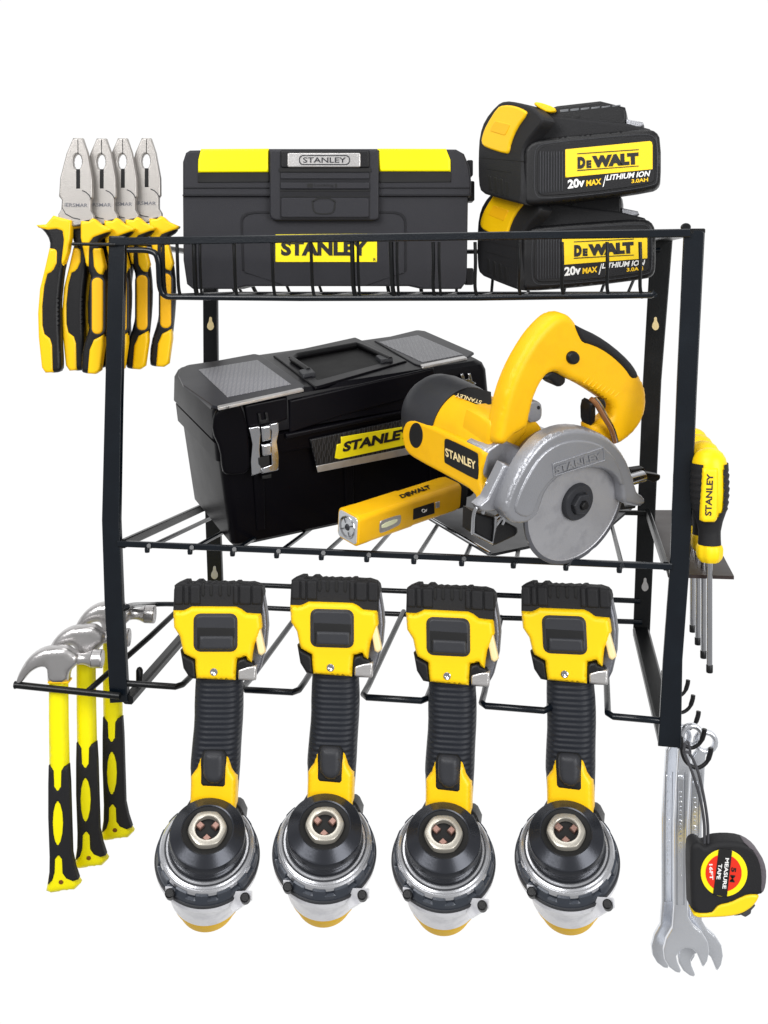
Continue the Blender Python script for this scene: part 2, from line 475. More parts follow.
# lower frame and fingers
LF0, LF1 = RF.p(118, 697), RF.p(669, 738); LB0, LB1 = RB.p(213, 607), RB.p(643, 636)
mb = MB(); flatbar(mb, RF.p(128, 700, -2), RB.p(212, 604), 12, 10)
flatbar(mb, RF.p(668, 740, -6), RB.p(641, 632), 20, 12, up=(0, .3, 1)); part('lower_side_bar', mb, m_rack, rack)
mb = MB()
tube(mb, catmull([RF.p(120, 612, -20), RF.p(130, 606, -24), RB.p(150, 604.5), RB.p(200, 605), RB.p(420, 615), RB.p(642, 622)], 5), 3.3)
tube(mb, [RB.p(207, 583), RB.p(640, 601)], 3.3)
part('rear_crossbar', mb, m_rackb, rack)
mb = MB(); lathe(mb, RF.p(139.5, 690, -30), (0, 0, 1), [(0, 4), (22, 4), (25, 2.5), (26, .5)], 12); part('peg', mb, m_rack, rack)
for (x0, y0, x1, y1) in ((122, 683, 180, 687), (241, 689.5, 297, 692.5), (362, 697, 426, 701), (481, 705.5, 549, 711), (608, 716, 664, 721)):
    a = RF.p(x0, y0, -4); b = RF.p(x1, y1, -4)
    ra = a + RD * 270 + V((0, 0, 14)); rb_ = b + RD * 270 + V((0, 0, 14))
    c = 8
    A = [ra, a + RD * 34] if x0 > 130 else [a]
    A += [a + RD * c, a + (b - a).normalized() * 5, b - (b - a).normalized() * 5, b + RD * c]
    if x1 < 660: A += [b + RD * 34, rb_]
    mb = MB()
    pts = []
    tube(mb, A, 3.4, 10)
    part('slot_finger', mb, m_rackb if x0 > 200 else m_rack, rack)
# hammer holder
mb = MB()
tube(mb, [RF.p(15, 685, 6), RF.p(17, 685, 6), RF.p(120, 696, 6)], [4.4, 3.9, 3.7])
tube(mb, [RF.p(88, 691, 4), RF.p(150, 636.5, -80), RF.p(176, 612, -150)], 3.4)
part('hammer_holder', mb, m_rack, rack)
# driver panel
z = -286
mb = MB(); c4 = [UZ(650, 510, z), UZ(699, 510, z), UZ(734, 576, z), UZ(668, 574, z)]
mb.add(c4 + [c - V((0, 0, 3.5)) for c in c4], [(0, 1, 2, 3), (7, 6, 5, 4), (0, 4, 5, 1), (1, 5, 6, 2), (2, 6, 7, 3), (3, 7, 4, 0)])
part('driver_panel', mb, m_pan, rack)
# hooks
HK0 = U(711, 751, 8)
for i in range(5):
    P = HK0 + RD * (50 * i) + V((-7 * i * .2, 0, 0))
    mb = MB(); k = 1.0
    pts = [P + V(q) for q in ((-30, 0, 14), (-29, 0, -2), (-24, 0, -12), (-14, 0, -17), (-5, 0, -12), (-1, 0, -3), (0, 0, 3))]
    tube(mb, catmull(pts, 4), [2.0] * 18 + [2.6] * 7, 10)
    part('hook', mb, m_blk, rack)
mb = MB(); q0 = HK0 + V((-32, 0, 10)); flatbar(mb, q0 - RD * 2, q0 + RD * 225, 4, 14); part('hook_rail', mb, m_rackb, rack)

# ================================================================== PLIERS
def zp(pts): return Z(pts, 30, 130, 4.094)
YP = 134
pli = thing('pliers', 'steel nosed pliers with yellow and black handles, leftmost and nearest of the four', 'pliers', U(78, 240, YP), 'combination pliers hanging in a row on the left bar')
pp = FR(YP)
head = zp([(177, 33), (150, 95), (124, 195), (119, 272), (131, 287), (128, 325), (116, 345), (118, 380), (180, 395), (262, 380), (262, 350), (250, 330), (250, 285), (257, 275), (256, 200), (236, 92), (216, 33)])
hole = [(x, y) for x, y in zp([(195 + 17 * math.cos(a) * (1 + .1 * (k % 2)), 131 + 32 * math.sin(a)) for k, a in enumerate([2 * math.pi * j / 26 for j in range(26)])])]
mb = MB(); slab(mb, pp, [head, hole], 9, 1.6, t0=0, both=True); hd = part('head', mb, m_pls, pli)
mb = MB(); slab(mb, pp, zp([(189, 160), (205, 160), (205, 240), (189, 240)]), .5, .1, t0=.25)
slab(mb, pp, zp([(194.5, 36), (197.5, 36), (197.5, 98), (194.5, 98)]), .5, .1, t0=.25); part('cutter_slot', mb, m_void, hd)
mb = MB()
arc = [(215, 246), (230, 253), (243, 265), (252, 281)]
slab(mb, pp, zp(arc + [(x - 3, y + 3) for x, y in reversed(arc)]), .5, .05, t0=.25)
arc2 = [(131, 290), (131, 320), (145, 345), (175, 362), (205, 368)]
slab(mb, pp, zp(arc2 + [(x + 1, y - 4) for x, y in reversed(arc2)]), .5, .05, t0=.2); part('joint_seam', mb, m_gry, hd)
mb = MB(); text(mb, 'IERSMAR', pp, zp([(142, 314)])[0], zp([(236, 316)])[0], zp([(142, 299)])[0], .05, .01, .3); part('stamped_lettering', mb, m_alud, hd)
Lb = zp([(30, 393), (70, 388), (98, 352), (130, 364), (168, 374), (168, 440), (155, 510), (140, 560), (132, 620), (124, 700), (124, 770), (127, 850), (132, 950), (130, 985), (108, 995), (65, 990), (50, 970), (38, 850), (35, 750), (43, 650), (65, 560), (82, 490), (82, 450), (58, 412)])
mb = MB(); slab(mb, pp, Lb, 18, 5, t0=4, both=True, smooth=1); h1 = part('handle', mb, m_blk, pli)
mb = MB()
slab(mb, pp, zp([(26, 389), (66, 386), (96, 350), (130, 360), (170, 370), (167, 440), (157, 500), (137, 556), (128, 545), (139, 450), (133, 414), (110, 406), (75, 410), (35, 400)]), 12, 2.5, t0=5.2)
slab(mb, pp, zp([(80, 484), (108, 486), (113, 500), (112, 545), (95, 580), (74, 590), (61, 640), (53, 720), (54, 800), (62, 835), (84, 852), (93, 880), (96, 992), (64, 994), (49, 972), (36, 850), (33, 750), (41, 650), (63, 560)]), 14, 2.5, t0=5.2)
part('yellow_shell', mb, m_pl, h1)
Rb = zp([(212, 372), (255, 364), (290, 385), (328, 405), (322, 430), (286, 452), (290, 480), (308, 560), (318, 650), (316, 750), (302, 880), (288, 985), (268, 998), (222, 996), (210, 985), (214, 900), (244, 810), (250, 760), (250, 690), (252, 610), (236, 560), (216, 500), (206, 430)])
mb = MB(); slab(mb, pp, Rb, 18, 5, t0=4.6, both=True, smooth=1); h2 = part('handle', mb, m_blk, pli)
mb = MB()
slab(mb, pp, zp([(208, 372), (240, 374), (256, 361), (268, 366), (290, 386), (334, 405), (330, 414), (262, 440), (246, 460), (242, 560), (232, 556), (208, 440)]), 12, 2.5, t0=5.8)
slab(mb, pp, zp([(256, 484), (290, 484), (308, 560), (300, 594), (278, 590), (262, 560)]), 12, 2.5, t0=5.8)
slab(mb, pp, zp([(302, 838), (303, 880), (288, 985), (268, 999), (236, 997), (244, 900), (262, 858)]), 12, 2.5, t0=5.8)
part('yellow_shell', mb, m_pl, h2)
mb = MB(); slab(mb, pp, zp(rr(247, 598, 309, 842, 28)), 4, 1, t0=4.9); part('grip_border', mb, m_gry, h2)
mb = MB(); slab(mb, pp, zp(rr(253, 604, 301, 836, 22)), 5, 2, t0=6.2); part('grip_pad', mb, m_plo, h2)
for dx, d, lb in ((23.6, 13, 'steel nosed pliers with yellow and black handles, second from the left of four'),
                  (44.7, 26, 'steel nosed pliers with yellow and black handles, third from the left of four'),
                  (68.5, 39, 'steel nosed pliers with yellow and black handles, nearest to the charcoal toolbox')):
    c = copy_tree(pli); c.location = U(78 + dx, 240.5 - d * .09, YP + d) * MM; c['label'] = lb; k = (1 + (YP + d) / D) / (1 + YP / D)

# ================================================================== TOP TOOLBOX
TB = 158
tb = thing('toolbox', 'charcoal plastic toolbox with yellow lid panels standing in the top wire basket', 'toolbox', U(326, 288, TB))
fp = FR(TB)
def solidbox(name, outline, th, m, parent, r=1.5, t0=0, smooth=0, pl=None, both=False):
    mb = MB(); slab(mb, pl or fp, outline, th, r, t0, both, smooth); return part(name, mb, m, parent)
body = solidbox('body', [(183, 196), (468, 196), (467, 270), (466, 282), (461, 289), (424, 289), (410, 286), (246, 286), (234, 289), (193, 289), (187, 284), (183.5, 260)], 90, m_box1, tb, 1.5)
lid = solidbox('lid', [(183, 197), (183, 162), (186, 153), (190, 150.5), (268, 149), (380, 149), (456, 149.5), (464, 154), (469, 166), (471, 180), (471, 197)], 92, m_box1, tb, 3, 2.2)
solidbox('lid_seam', [(182.5, 194.5), (471.5, 194.5), (471.5, 196), (182.5, 196)], 100, m_box1d, lid, .3, 4)
solidbox('yellow_panel', [(201, 149.3), (268.7, 148.8), (268.7, 172.2), (198, 172.5), (198, 162)], 60, m_lem, lid, 1.2, 5.5, label=None) if False else None
mb = MB(); slab(mb, fp, [(201, 149), (268.7, 148.6), (268.7, 172.2), (198, 172.5), (198.2, 160)], 60, 2.2, 5.5); part('yellow_panel', mb, m_lem, lid)
mb = MB(); slab(mb, fp, [(377.5, 148.6), (446, 148.8), (450.5, 160), (450.7, 171.5), (379.5, 171.5)], 60, 2.2, 5.5); part('yellow_panel', mb, m_lem, lid)
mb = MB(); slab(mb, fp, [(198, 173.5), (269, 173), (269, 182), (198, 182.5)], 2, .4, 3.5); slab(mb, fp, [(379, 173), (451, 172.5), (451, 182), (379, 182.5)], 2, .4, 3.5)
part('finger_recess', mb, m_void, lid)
mb = MB(); slab(mb, fp, [(183.5, 187), (269, 187), (269, 188.2), (183.5, 188.2)], 1, .2, 3.6); slab(mb, fp, [(379, 187), (470.5, 187), (470.5, 188.2), (379, 188.2)], 1, .2, 3.6); part('lid_groove', mb, m_box1d, lid)
lat = solidbox('latch_bracket', [(269.5, 150), (379, 150), (379, 219), (375, 220.5), (274, 220.5), (270, 217)], 14, m_box1, tb, 2, 9)
mb = MB(); slab(mb, fp, rr(280, 150, 370, 219, 2), 6, .5, 9.6); part('latch_face', mb, m_box1d, lat)
mb = MB(); slab(mb, fp, rr(281, 151, 369, 167.6, 1.5), 6, 1.2, 12); part('carry_handle', mb, m_blk, lat)
pl_ = MB(); slab(pl_, fp, rr(287.5, 153, 360.5, 167.2, 1.5), 6, 1, 13.2); bd = part('silver_badge', pl_, m_stl, lat)
mb = MB(); slab(mb, fp, [rr(299, 155, 350, 165, 4), rr(300, 156, 349, 164, 3.4)], .6, .1, 13.7); text(mb, 'STANLEY', fp, (303, 162.7), (346, 162.7), (303, 157.3), 13.2, .012, .5)
part('embossed_lettering', mb, m_gry, bd)
mb = MB(); slab(mb, fp, rr(279, 168, 371, 172, .8), 5, .3, 10.6); slab(mb, fp, [(280, 190), (370, 190), (370, 191.4), (280, 191.4)], 1, .2, 10); slab(mb, fp, [(280, 196), (370, 196), (370, 197), (280, 197)], 1, .2, 10)
part('latch_gap', mb, m_void, lat)
mb = MB(); slab(mb, fp, rr(280.5, 173, 369.5, 179, 1), 3, .8, 10.8); slab(mb, fp, rr(280.5, 182.5, 369.5, 189, 1), 3, 1, 11.4)
slab(mb, fp, rr(281, 198, 369, 217.5, 2), 3, 1, 10.8); part('latch_flap', mb, m_box1, lat)
mb = MB(); slab(mb, fp, [chaikin([(311.5, 197.5), (336, 197.5), (335, 211), (331, 214.5), (317, 214.5), (312.5, 211)], 1), chaikin([(313, 199), (334.5, 199), (333.5, 210.5), (330, 213), (318, 213), (314, 210.5)], 1)], .8, .1, 11.4)
slab(mb, fp, rr(307, 183.5, 313, 187.5, .8), 1, .1, 11.6); slab(mb, fp, rr(335, 183.5, 337, 187.5, .5), 1, .1, 11.6)
text(mb, 'Locking', fp, (314.5, 187.2), (333.5, 187.2), (314.5, 183.8), 11.3, 0, .4)
part('thumb_notch', mb, m_void, lat)
o_ = chaikin([(243, 286), (240.5, 224), (241, 216), (248, 211.5), (268, 211), (382, 211), (400, 211.5), (406, 217), (406.5, 226), (406.5, 286)], 1)
i_ = [(x + (2 if x < 320 else -2), y + (2.2 if y < 280 else -1)) for x, y in o_]
mb = MB(); slab(mb, fp, [o_, i_], 1.4, .3, .9); part('front_panel_ridge', mb, m_box1d, body)
mb = MB(); slab(mb, fp, [(275.5, 234.5), (377, 233.5), (377, 262), (275.5, 262)], 1.2, .2, 1.0); lb = part('yellow_label', mb, m_ylab2, body)
mb = MB(); text(mb, 'STANLEY', fp, (281, 255.8), (368, 255.8), (281, 240.5), 1.05, .05); part('lettering', mb, m_bprint, lb)
mb = MB(); text(mb, 'R', fp, (373.4, 261), (376, 261), (373.4, 258), 1.05, 0); part('lettering', mb, m_bprint, lb)
mb = MB()
for b_ in ((467, 160, 473, 176), (468, 181, 474.5, 201), (466, 268, 473.5, 285)): slab(mb, FR(TB + 14), rr(*b_, 1.5), 30, 1, 0)
part('side_lug', mb, m_box1d, tb)

# ================================================================== BATTERIES
def zb(pts): return Z(pts, 470, 90, 3.84)
BY = 72
bat = thing('battery', 'black power tool battery with a yellow latch lying on top of the other battery', 'battery', U(566, 200, BY), 'power tool batteries stacked in the basket')
nb_ = V((-.25, -.965, 0)); bp_ = Pl(U(590, 160, BY), nb_)
ne = V((-.86, -.5, .1)); ep = Pl(bp_.p(523, 160), ne)
# rear core seen above the front face
mb = MB(); slab(mb, bp_, zb([(225, 200), (285, 130), (300, 95), (420, 110), (600, 128), (690, 150), (725, 190), (725, 350), (300, 420), (225, 400)]), 62, 3, -8); bb = part('body', mb, m_blkm, bat)
mb = MB(); slab(mb, bp_, zb([(206, 262), (212, 222), (238, 196), (290, 185), (560, 160), (680, 150), (715, 160), (732, 190), (732, 345), (722, 372), (695, 386), (480, 418), (280, 440), (216, 442), (206, 430)]), 30, 5, 3, smooth=1); fc = part('side_shell', mb, m_blk, bat)
o_ = zb(chaikin([(258, 250), (268, 222), (300, 212), (560, 186), (680, 178), (704, 190), (710, 220), (710, 340), (700, 360), (480, 392), (285, 408), (262, 398), (256, 370)], 2))
mb = MB(); slab(mb, bp_, o_, 2, .8, 3.9); pn = part('recessed_panel', mb, m_blkm, fc)
mb = MB()
for k in range(9):
    x = 268 + k * 10.5
    slab(mb, bp_, zb([(x, 236), (x + 4.5, 235.5), (x + 4.5, 396 - k * 1), (x, 397 - k)]), .8, .3, 4.6)
part('grip_ribs', mb, m_gry, pn)
mb = MB(); slab(mb, bp_, [zb(chaikin([(246, 250), (256, 214), (296, 202), (560, 176), (690, 168), (714, 184), (720, 216), (720, 346), (708, 370), (482, 402), (280, 420), (252, 408), (245, 370)], 2)), zb(chaikin([(249, 250), (259, 216), (297, 205), (560, 179), (689, 171), (711, 186), (717, 216), (717, 345), (706, 367), (482, 399), (281, 417), (255, 406), (248, 370)], 2))], .6, .1, 3.5); part('panel_edge', mb, m_gry, pn)
mb = MB(); slab(mb, bp_, zb([(366, 228), (690, 196), (698, 200), (701, 212), (701, 304), (366, 336)]), .8, .1, 4.4); yl = part('yellow_label', mb, m_ylab, pn)
mb = MB()
text(mb, 'D', bp_, *zb([(413, 303), (443, 301), (413, 257)]), 4.45, .085); text(mb, 'E', bp_, *zb([(447, 300), (466, 299), (447, 270)]), 4.45, .08)
text(mb, 'WALT', bp_, *zb([(469, 299), (648, 285), (468, 253)]), 4.45, .085)
slab(mb, bp_, zb([(412, 243), (648, 227), (648, 230.5), (412, 246.5)]), .6, .05, 4.9); slab(mb, bp_, zb([(412, 307), (648, 290), (648, 293), (412, 311)]), .6, .05, 4.9)
part('lettering', mb, m_bprint, yl)
mb = MB(); text(mb, '20v', bp_, *zb([(375, 380), (440, 371), (375, 345)]), 4.0, .04); text(mb, 'LITHIUM ION', bp_, *zb([(522, 348), (688, 331), (527, 326)]), 4.0, .03)
slab(mb, bp_, zb([(509, 372), (513, 371), (523, 328), (520, 328)]), .6, .05, 4.5); part('lettering', mb, m_wht, pn)
mb = MB(); text(mb, 'MAX', bp_, *zb([(446, 370), (504, 362), (447, 347)]), 4.0, .04); part('lettering', mb, m_yprint, pn)
mb = MB(); text(mb, '3.0AH', bp_, *zb([(620, 358), (684, 351), (620, 343)]), 4.0, .03); part('lettering', mb, m_yprint, pn)
# end block
mb = MB(); slab(mb, ep, zb([(37, 255), (42, 175), (62, 115), (108, 58), (138, 42), (185, 48), (238, 62), (282, 100), (292, 122), (240, 180), (212, 225), (208, 262), (208, 440), (172, 432), (100, 412), (48, 396), (38, 360)]), 16, 3, 2, smooth=1); eb = part('end_cap', mb, m_blkm, bat)
mb = MB(); slab(mb, ep, zb([(46, 205), (52, 170), (68, 132), (108, 68), (130, 58), (170, 60), (215, 78), (222, 92), (180, 150), (158, 205), (152, 240), (140, 247), (62, 222)]), 5, 2.2, 4.5, smooth=1); lt = part('release_latch', mb, m_pl, eb)
mb = MB(); slab(mb, ep, zb([(76, 158), (96, 118), (158, 132), (136, 176)]), 1.5, .8, 5.0); part('latch_ridge', mb, m_plo, lt)
mb = MB()
for k, (x, y0, y1) in enumerate(((70, 328, 382), (92, 334, 394), (115, 340, 402), (136, 350, 408))):
    slab(mb, ep, zb([(x, y0), (x + 10, y0 + 3), (x + 15, y1 + 4), (x + 2, y1)]), .8, .2, 2.5)
slab(mb, ep, zb([(38, 258), (206, 272), (206, 275), (38, 261)]), .6, .1, 2.3); slab(mb, ep, zb([(60, 300), (160, 316), (160, 318.5), (60, 303)]), .6, .1, 2.3)
part('vent_slots', mb, m_void, eb)
# terminal block on top
mb = MB(); slab(mb, bp_, zb([(262, 128), (262, 92), (300, 74), (335, 62), (500, 43), (596, 67), (600, 90), (600, 138), (560, 160), (262, 188)]), 46, 2.5, -12); tbk = part('terminal_block', mb, m_blk, bat)
mb = MB()
for q in ([(365, 105), (385, 98), (388, 108), (368, 114)], [(400, 102), (425, 96), (422, 107), (400, 110)], [(372, 128), (412, 124), (410, 138), (380, 142)], [(425, 126), (445, 122), (445, 132), (425, 134)], [(460, 130), (540, 122), (540, 133), (460, 141)]): slab(mb, bp_, zb(q), .6, .1, -11.6)
part('terminal_slots', mb, m_void, tbk)
mb = MB()
for k in range(6): slab(mb, bp_, zb([(345 + k * 40, 72 - k * 4.2 + 14), (378 + k * 40, 68 - k * 4.2 + 14), (378 + k * 40, 64 - k * 3.2 + 8), (345 + k * 40, 68 - k * 3.2 + 8)]), 1, .2, -11.4)
part('contact_ribs', mb, mat('mid_grey_contacts', (96, 98, 102), .4), tbk)
mb = MB(); slab(mb, Pl(bp_.p(540, 100, -4), nb_), zb([(243, 52), (258, 44), (325, 66), (332, 82), (300, 88), (262, 68)]), 10, 1.5, 0, smooth=1); part('yellow_button', mb, m_pl, bat)
mb = MB(); slab(mb, bp_, zb([(600, 112), (664, 124), (668, 134), (655, 142), (600, 144), (560, 150), (560, 138), (600, 132)]), 20, 1, -10); part('slide_rail', mb, m_alu, bat)
c = copy_tree(bat); c.location = U(562.8, 287, BY + 28) * MM
c['label'] = 'black power tool battery at the bottom, standing in the basket behind the wires'

# ================================================================== LARGE TOOLBOX (fitted pose)
ea = [math.radians(a) for a in (26.0, 10.3, -6.35)]
Rm = Matrix.Rotation(ea[0], 3, 'Z') @ Matrix.Rotation(ea[1], 3, 'X') @ Matrix.Rotation(ea[2], 3, 'Y')
T = V((-182.0, 95, -122.6)); LA, LBd, LH = 342.0, 173.0, 174.0
def P2(a, b, c): return T + Rm @ V((a, b, c))
big = thing('toolbox', 'large black lidded toolbox with a silver latch on the wire shelf behind the saw', 'toolbox', P2(LA / 2, LBd / 2, -LH))
mb = MB(); rrloft(mb, P2, [(-LH, 14, LA - 16, 8, LBd - 12, 8), (-LH + 4, 11, LA - 13, 5, LBd - 9, 10), (-72, 3, LA - 6, 4, LBd - 5, 12), (-66, 3, LA - 6, 4, LBd - 5, 12)]); bd2 = part('body', mb, m_box2, big, 30)
mb = MB(); rrloft(mb, P2, [(-70, 2, LA - 2, 0, LBd - 2, 10), (-68, -2, LA, -2, LBd, 11), (-47, -3, LA + 1, -3, LBd + 1, 11), (-45, 1, LA - 1, -1, LBd - 1, 10)]); part('rim', mb, m_box2, big, 30)
mb = MB(); rrloft(mb, P2, [(-44, 1, LA - 1, -1, LBd - 1, 10), (-42, -5, LA + 2, -4, LBd + 2, 12), (-12, -3, LA, -2, LBd, 12), (-4, 1, LA - 3, 1, LBd - 3, 12), (0, 9, LA - 9, 7, LBd - 8, 10)]); ld2 = part('lid', mb, m_box2b, big, 30)
fpl = Pl(P2(0, -3, 0), Rm @ V((0, -1, 0))); tpl = Pl(P2(0, 0, 0), Rm @ V((0, 0, 1))); lpl = Pl(P2(-1, 0, 0), Rm @ V((-1, 0, 0)))
def z6(pts): return Z(pts, 160, 330, 3.94)
def z7(pts): return Z(pts, 300, 330, 3.84)
def z4(pts): return Z(pts, 160, 320, 2.56)
mb = MB(); slab(mb, tpl, z6([(72, 178), (80, 150), (372, 96), (400, 102), (572, 222), (560, 236), (232, 306), (205, 300), (92, 220)]), 3, 1, 1.6); cv = part('clear_cover', mb, m_smoke, ld2)
mb = MB(); slab(mb, tpl, z6([(152, 156), (384, 118), (516, 214), (266, 264)]), 1.2, .2, 2.1); part('tread_insert', mb, m_tread, cv)
mb = MB(); slab(mb, tpl, z6([(226, 300), (556, 228), (566, 234), (232, 308)]), 3, .6, 2.4); part('cover_lip', mb, m_stl, cv)
mb = MB(); slab(mb, lpl, z6([(92, 220), (160, 262), (205, 302), (200, 322), (150, 285), (92, 240)]), 3, .6, 1.5); part('cover_side', mb, m_smoke, cv)
mb = MB(); slab(mb, tpl, z7([(285, 42), (450, 2), (480, 6), (668, 88), (640, 108), (470, 142), (440, 132)]), 3, 1, 1.6); cv = part('clear_cover', mb, m_smoke, ld2)
mb = MB(); slab(mb, tpl, z7([(302, 46), (452, 20), (626, 94), (470, 124)]), 1.2, .2, 2.1); part('tread_insert', mb, m_tread, cv)
mb = MB(); slab(mb, tpl, z7([(462, 134), (630, 100), (642, 108), (470, 143)]), 3, .6, 2.6); part('cover_lip', mb, m_stl, cv)
# recess and folded handle
mb = MB(); slab(mb, tpl, z4([(298, 92), (500, 50), (618, 104), (400, 168)]), 2, .3, .5); rc = part('handle_recess', mb, m_void, ld2)
mb = MB(); slab(mb, tpl, [z4([(290, 92), (500, 46), (632, 106), (398, 174)]), z4([(330, 98), (492, 66), (592, 106), (404, 156)])], 3, 1.2, 2.2); part('recess_frame', mb, m_box2b, ld2)
mb = MB()
hb = [tpl.p(*q, t=5) for q in z4([(380, 128), (338, 100), (350, 92), (500, 64), (520, 68), (590, 100)])]
tube(mb, hb, [3, 3.5, 4.4, 4.4, 3.5, 3], 10); part('carry_handle', mb, m_blk, ld2)
mb = MB(); slab(mb, tpl, z4([(355, 130), (384, 122), (398, 136), (366, 142)]), 5, 1, 6); slab(mb, tpl, z4([(552, 92), (578, 88), (596, 100), (566, 104)]), 5, 1, 6); part('handle_pivot', mb, m_gry, ld2)
# corner posts of the lid front
mb = MB(); slab(mb, fpl, z6([(212, 335), (236, 304), (300, 288), (322, 300), (345, 385), (352, 470), (355, 565), (262, 572), (245, 555), (238, 470), (205, 400)]), 6, 3, 4.5, smooth=1); part('corner_cover', mb, m_box2, big)
mb = MB(); slab(mb, fpl, z6([(330, 296), (500, 262), (500, 350), (470, 362), (345, 384)]), 4, 2, 3); part('latch_shroud', mb, m_box2b, big)
mb = MB(); slab(mb, fpl, z4([(330, 205), (700, 122), (704, 150), (640, 200), (480, 240), (330, 290)]), 3, 2, 2.5); slab(mb, fpl, z4([(322, 292), (640, 228), (640, 236), (322, 304)]), 4, 1.5, 5)
part('lid_front_panel', mb, m_box2b, ld2)
mb = MB()
slab(mb, fpl, z6([(386, 330), (396, 328), (400, 356), (418, 352), (414, 326), (424, 324), (430, 362), (392, 370)]), 3, .5, 6); part('latch_hinge', mb, m_blk, big)
la = MB(); slab(la, fpl, z6([(350, 386), (392, 378), (396, 410), (392, 470), (400, 560), (362, 574), (358, 520), (364, 450), (356, 410)]), 3, .8, 7)
slab(la, fpl, z6([(430, 372), (466, 364), (468, 400), (460, 440), (468, 500), (466, 552), (400, 566), (398, 545), (440, 530), (436, 450), (440, 400)]), 3, .8, 7); l2 = part('latch', la, m_chr, big)
mb = MB(); slab(mb, fpl, z6([(398, 380), (436, 372), (438, 432), (402, 440)]), 5, 2, 9); slab(mb, fpl, z6([(400, 452), (440, 444), (442, 490), (404, 498)]), 5, 2, 10); part('latch_lever', mb, m_chr, l2)
mb = MB(); slab(mb, fpl, z6([(388, 505), (430, 495), (432, 530), (402, 545), (390, 530)]), 3, .5, 8.4); slab(mb, fpl, z6([(402, 575), (440, 566), (438, 582), (404, 588)]), 3, .8, 4); part('latch_catch', mb, m_void, l2)
mb = MB(); slab(mb, fpl, z7([(618, 172), (626, 168), (634, 190), (648, 188), (646, 168), (654, 166), (662, 196), (676, 204), (664, 218), (626, 200)]), 3, .4, 4.5); part('latch', mb, m_chr, big)
mb = MB(); slab(mb, fpl, z6([(500, 440), (760, 385), (1000, 330), (1000, 405), (760, 470), (510, 540)]), 2, .6, 2.6)
pt_ = part('badge_plate', MB().add([], []), m_carb, big) if False else None
mb = MB(); slab(mb, fpl, z4([(384, 306), (700, 238), (700, 330), (404, 388)]), 3, 1, 4.2); bpn = part('badge_plate', mb, m_carb, big)
mb = MB(); slab(mb, fpl, z4([(400, 374), (700, 314), (700, 332), (404, 390)]), 1, .3, 4.9); part('badge_lip', mb, m_stl, bpn)
mb = MB(); slab(mb, fpl, z7([(157, 411), (420, 368), (440, 434), (150, 496), (134, 492), (142, 440), (158, 436)]), 1.6, .4, 5.2); yl = part('yellow_label', mb, m_ylab2, bpn)
mb = MB(); text(mb, 'STANLEY', fpl, *z7([(163, 470), (425, 412), (170, 430)]), 5.25, .05); part('lettering', mb, m_bprint, yl)
mb = MB()
for a in (40, 150, 262, 300): rrloft(mb, P2, [(-158, a, a + 10, 2, 12, 2), (-76, a - 2, a + 12, 0.5, 12, 2)])
part('body_ribs', mb, m_box2, bd2)

# ================================================================== CIRCULAR SAW
ns = V((.55, -.8, -.22)).normalized()
SC = U(575, 500.5, 4)
sp = Pl(SC, ns)
def zs(pts): return Z(pts, 420, 420, 3.2)
def z2(pts): return Z(pts, 490, 300, 4.8)
def z1(pts): return Z(pts, 395, 300, 4.27)
saw = thing('circular_saw', 'yellow handheld circular saw with a grey disc guard in front of the toolbox', 'saw', U(575, 560, 4))
lathe_ = lambda *a, **k: lathe(MB(), *a, **k)
part('blade', lathe_(SC, ns, [(-1, 66), (0, 67.3), (1.6, 67.3), (2, 66.6), (2, 63), (1.6, 62.4), (1.6, 20)], 96), m_dia, saw, 20)
part('shaded_cutting_rim', lathe_(SC, ns, [(-.8, 67), (0, 67.7), (1.9, 67.7), (2.2, 67), (2.2, 63.6), (1.8, 63.4)], 120, capA=False, capB=False, rad=lambda t, a, r: r - (.7 if r > 66 and int(a / math.pi * 30) % 5 == 0 else 0)), m_alud, saw)  # notched blade rim; its darker metal puts a shadow line into the colour
hub = part('blade_flange', lathe_(SC, ns, [(1, 19.5), (5, 19.5), (7, 18), (7, 12), (6, 11.6)], 48), m_gry, saw)
part('blade_nut', lathe_(SC, ns, [(5, 11.5), (11, 11.5), (12, 10.5), (12, 5.2), (9, 5)], 6, capB=True), m_gry, hub, 25)
part('spindle', lathe_(SC, ns, [(8, 4.8), (15, 4.8), (16, 4), (16, .5)], 6), m_blk, hub, 25)
# guard: crescent over the upper half of the disc
go = zs([(262, 296), (268, 262), (290, 205), (318, 150), (345, 108), (385, 62), (430, 36), (480, 24), (535, 28), (590, 48), (632, 88), (662, 140), (680, 200), (690, 232), (712, 244), (714, 262), (694, 276), (660, 270), (640, 262)])
gi = zs([(638, 215), (625, 182), (600, 162), (560, 150), (515, 153), (455, 170), (425, 190), (395, 225), (382, 262), (372, 296), (350, 318), (320, 330), (285, 326)])
mb = MB(); slab(mb, sp, go + gi, 17, 4.5, 13, smooth=1); gd = part('guard', mb, m_alu, saw)
mb = MB(); go2 = zs([(296, 290), (312, 240), (345, 170), (385, 110), (430, 78), (480, 62), (535, 64), (580, 80), (616, 112), (640, 160), (652, 205), (640, 208), (628, 180), (602, 158), (560, 146), (515, 149), (452, 166), (420, 188), (388, 225), (372, 262), (360, 300), (330, 312)])
slab(mb, sp, go2, 3, 2, 14.5, smooth=1); part('guard_lip', mb, m_alu, gd)
mb = MB(); slab(mb, sp, [zs([(424, 140), (590, 86), (594, 130), (428, 182)]), zs([(428, 143), (586, 91), (590, 128), (432, 177)])], 1.6, .4, 15.6)
text(mb, 'STANLEY', sp, *zs([(436, 172), (584, 124), (432, 150)]), 14.6, .03, .9); part('embossed_lettering', mb, m_alu, gd)
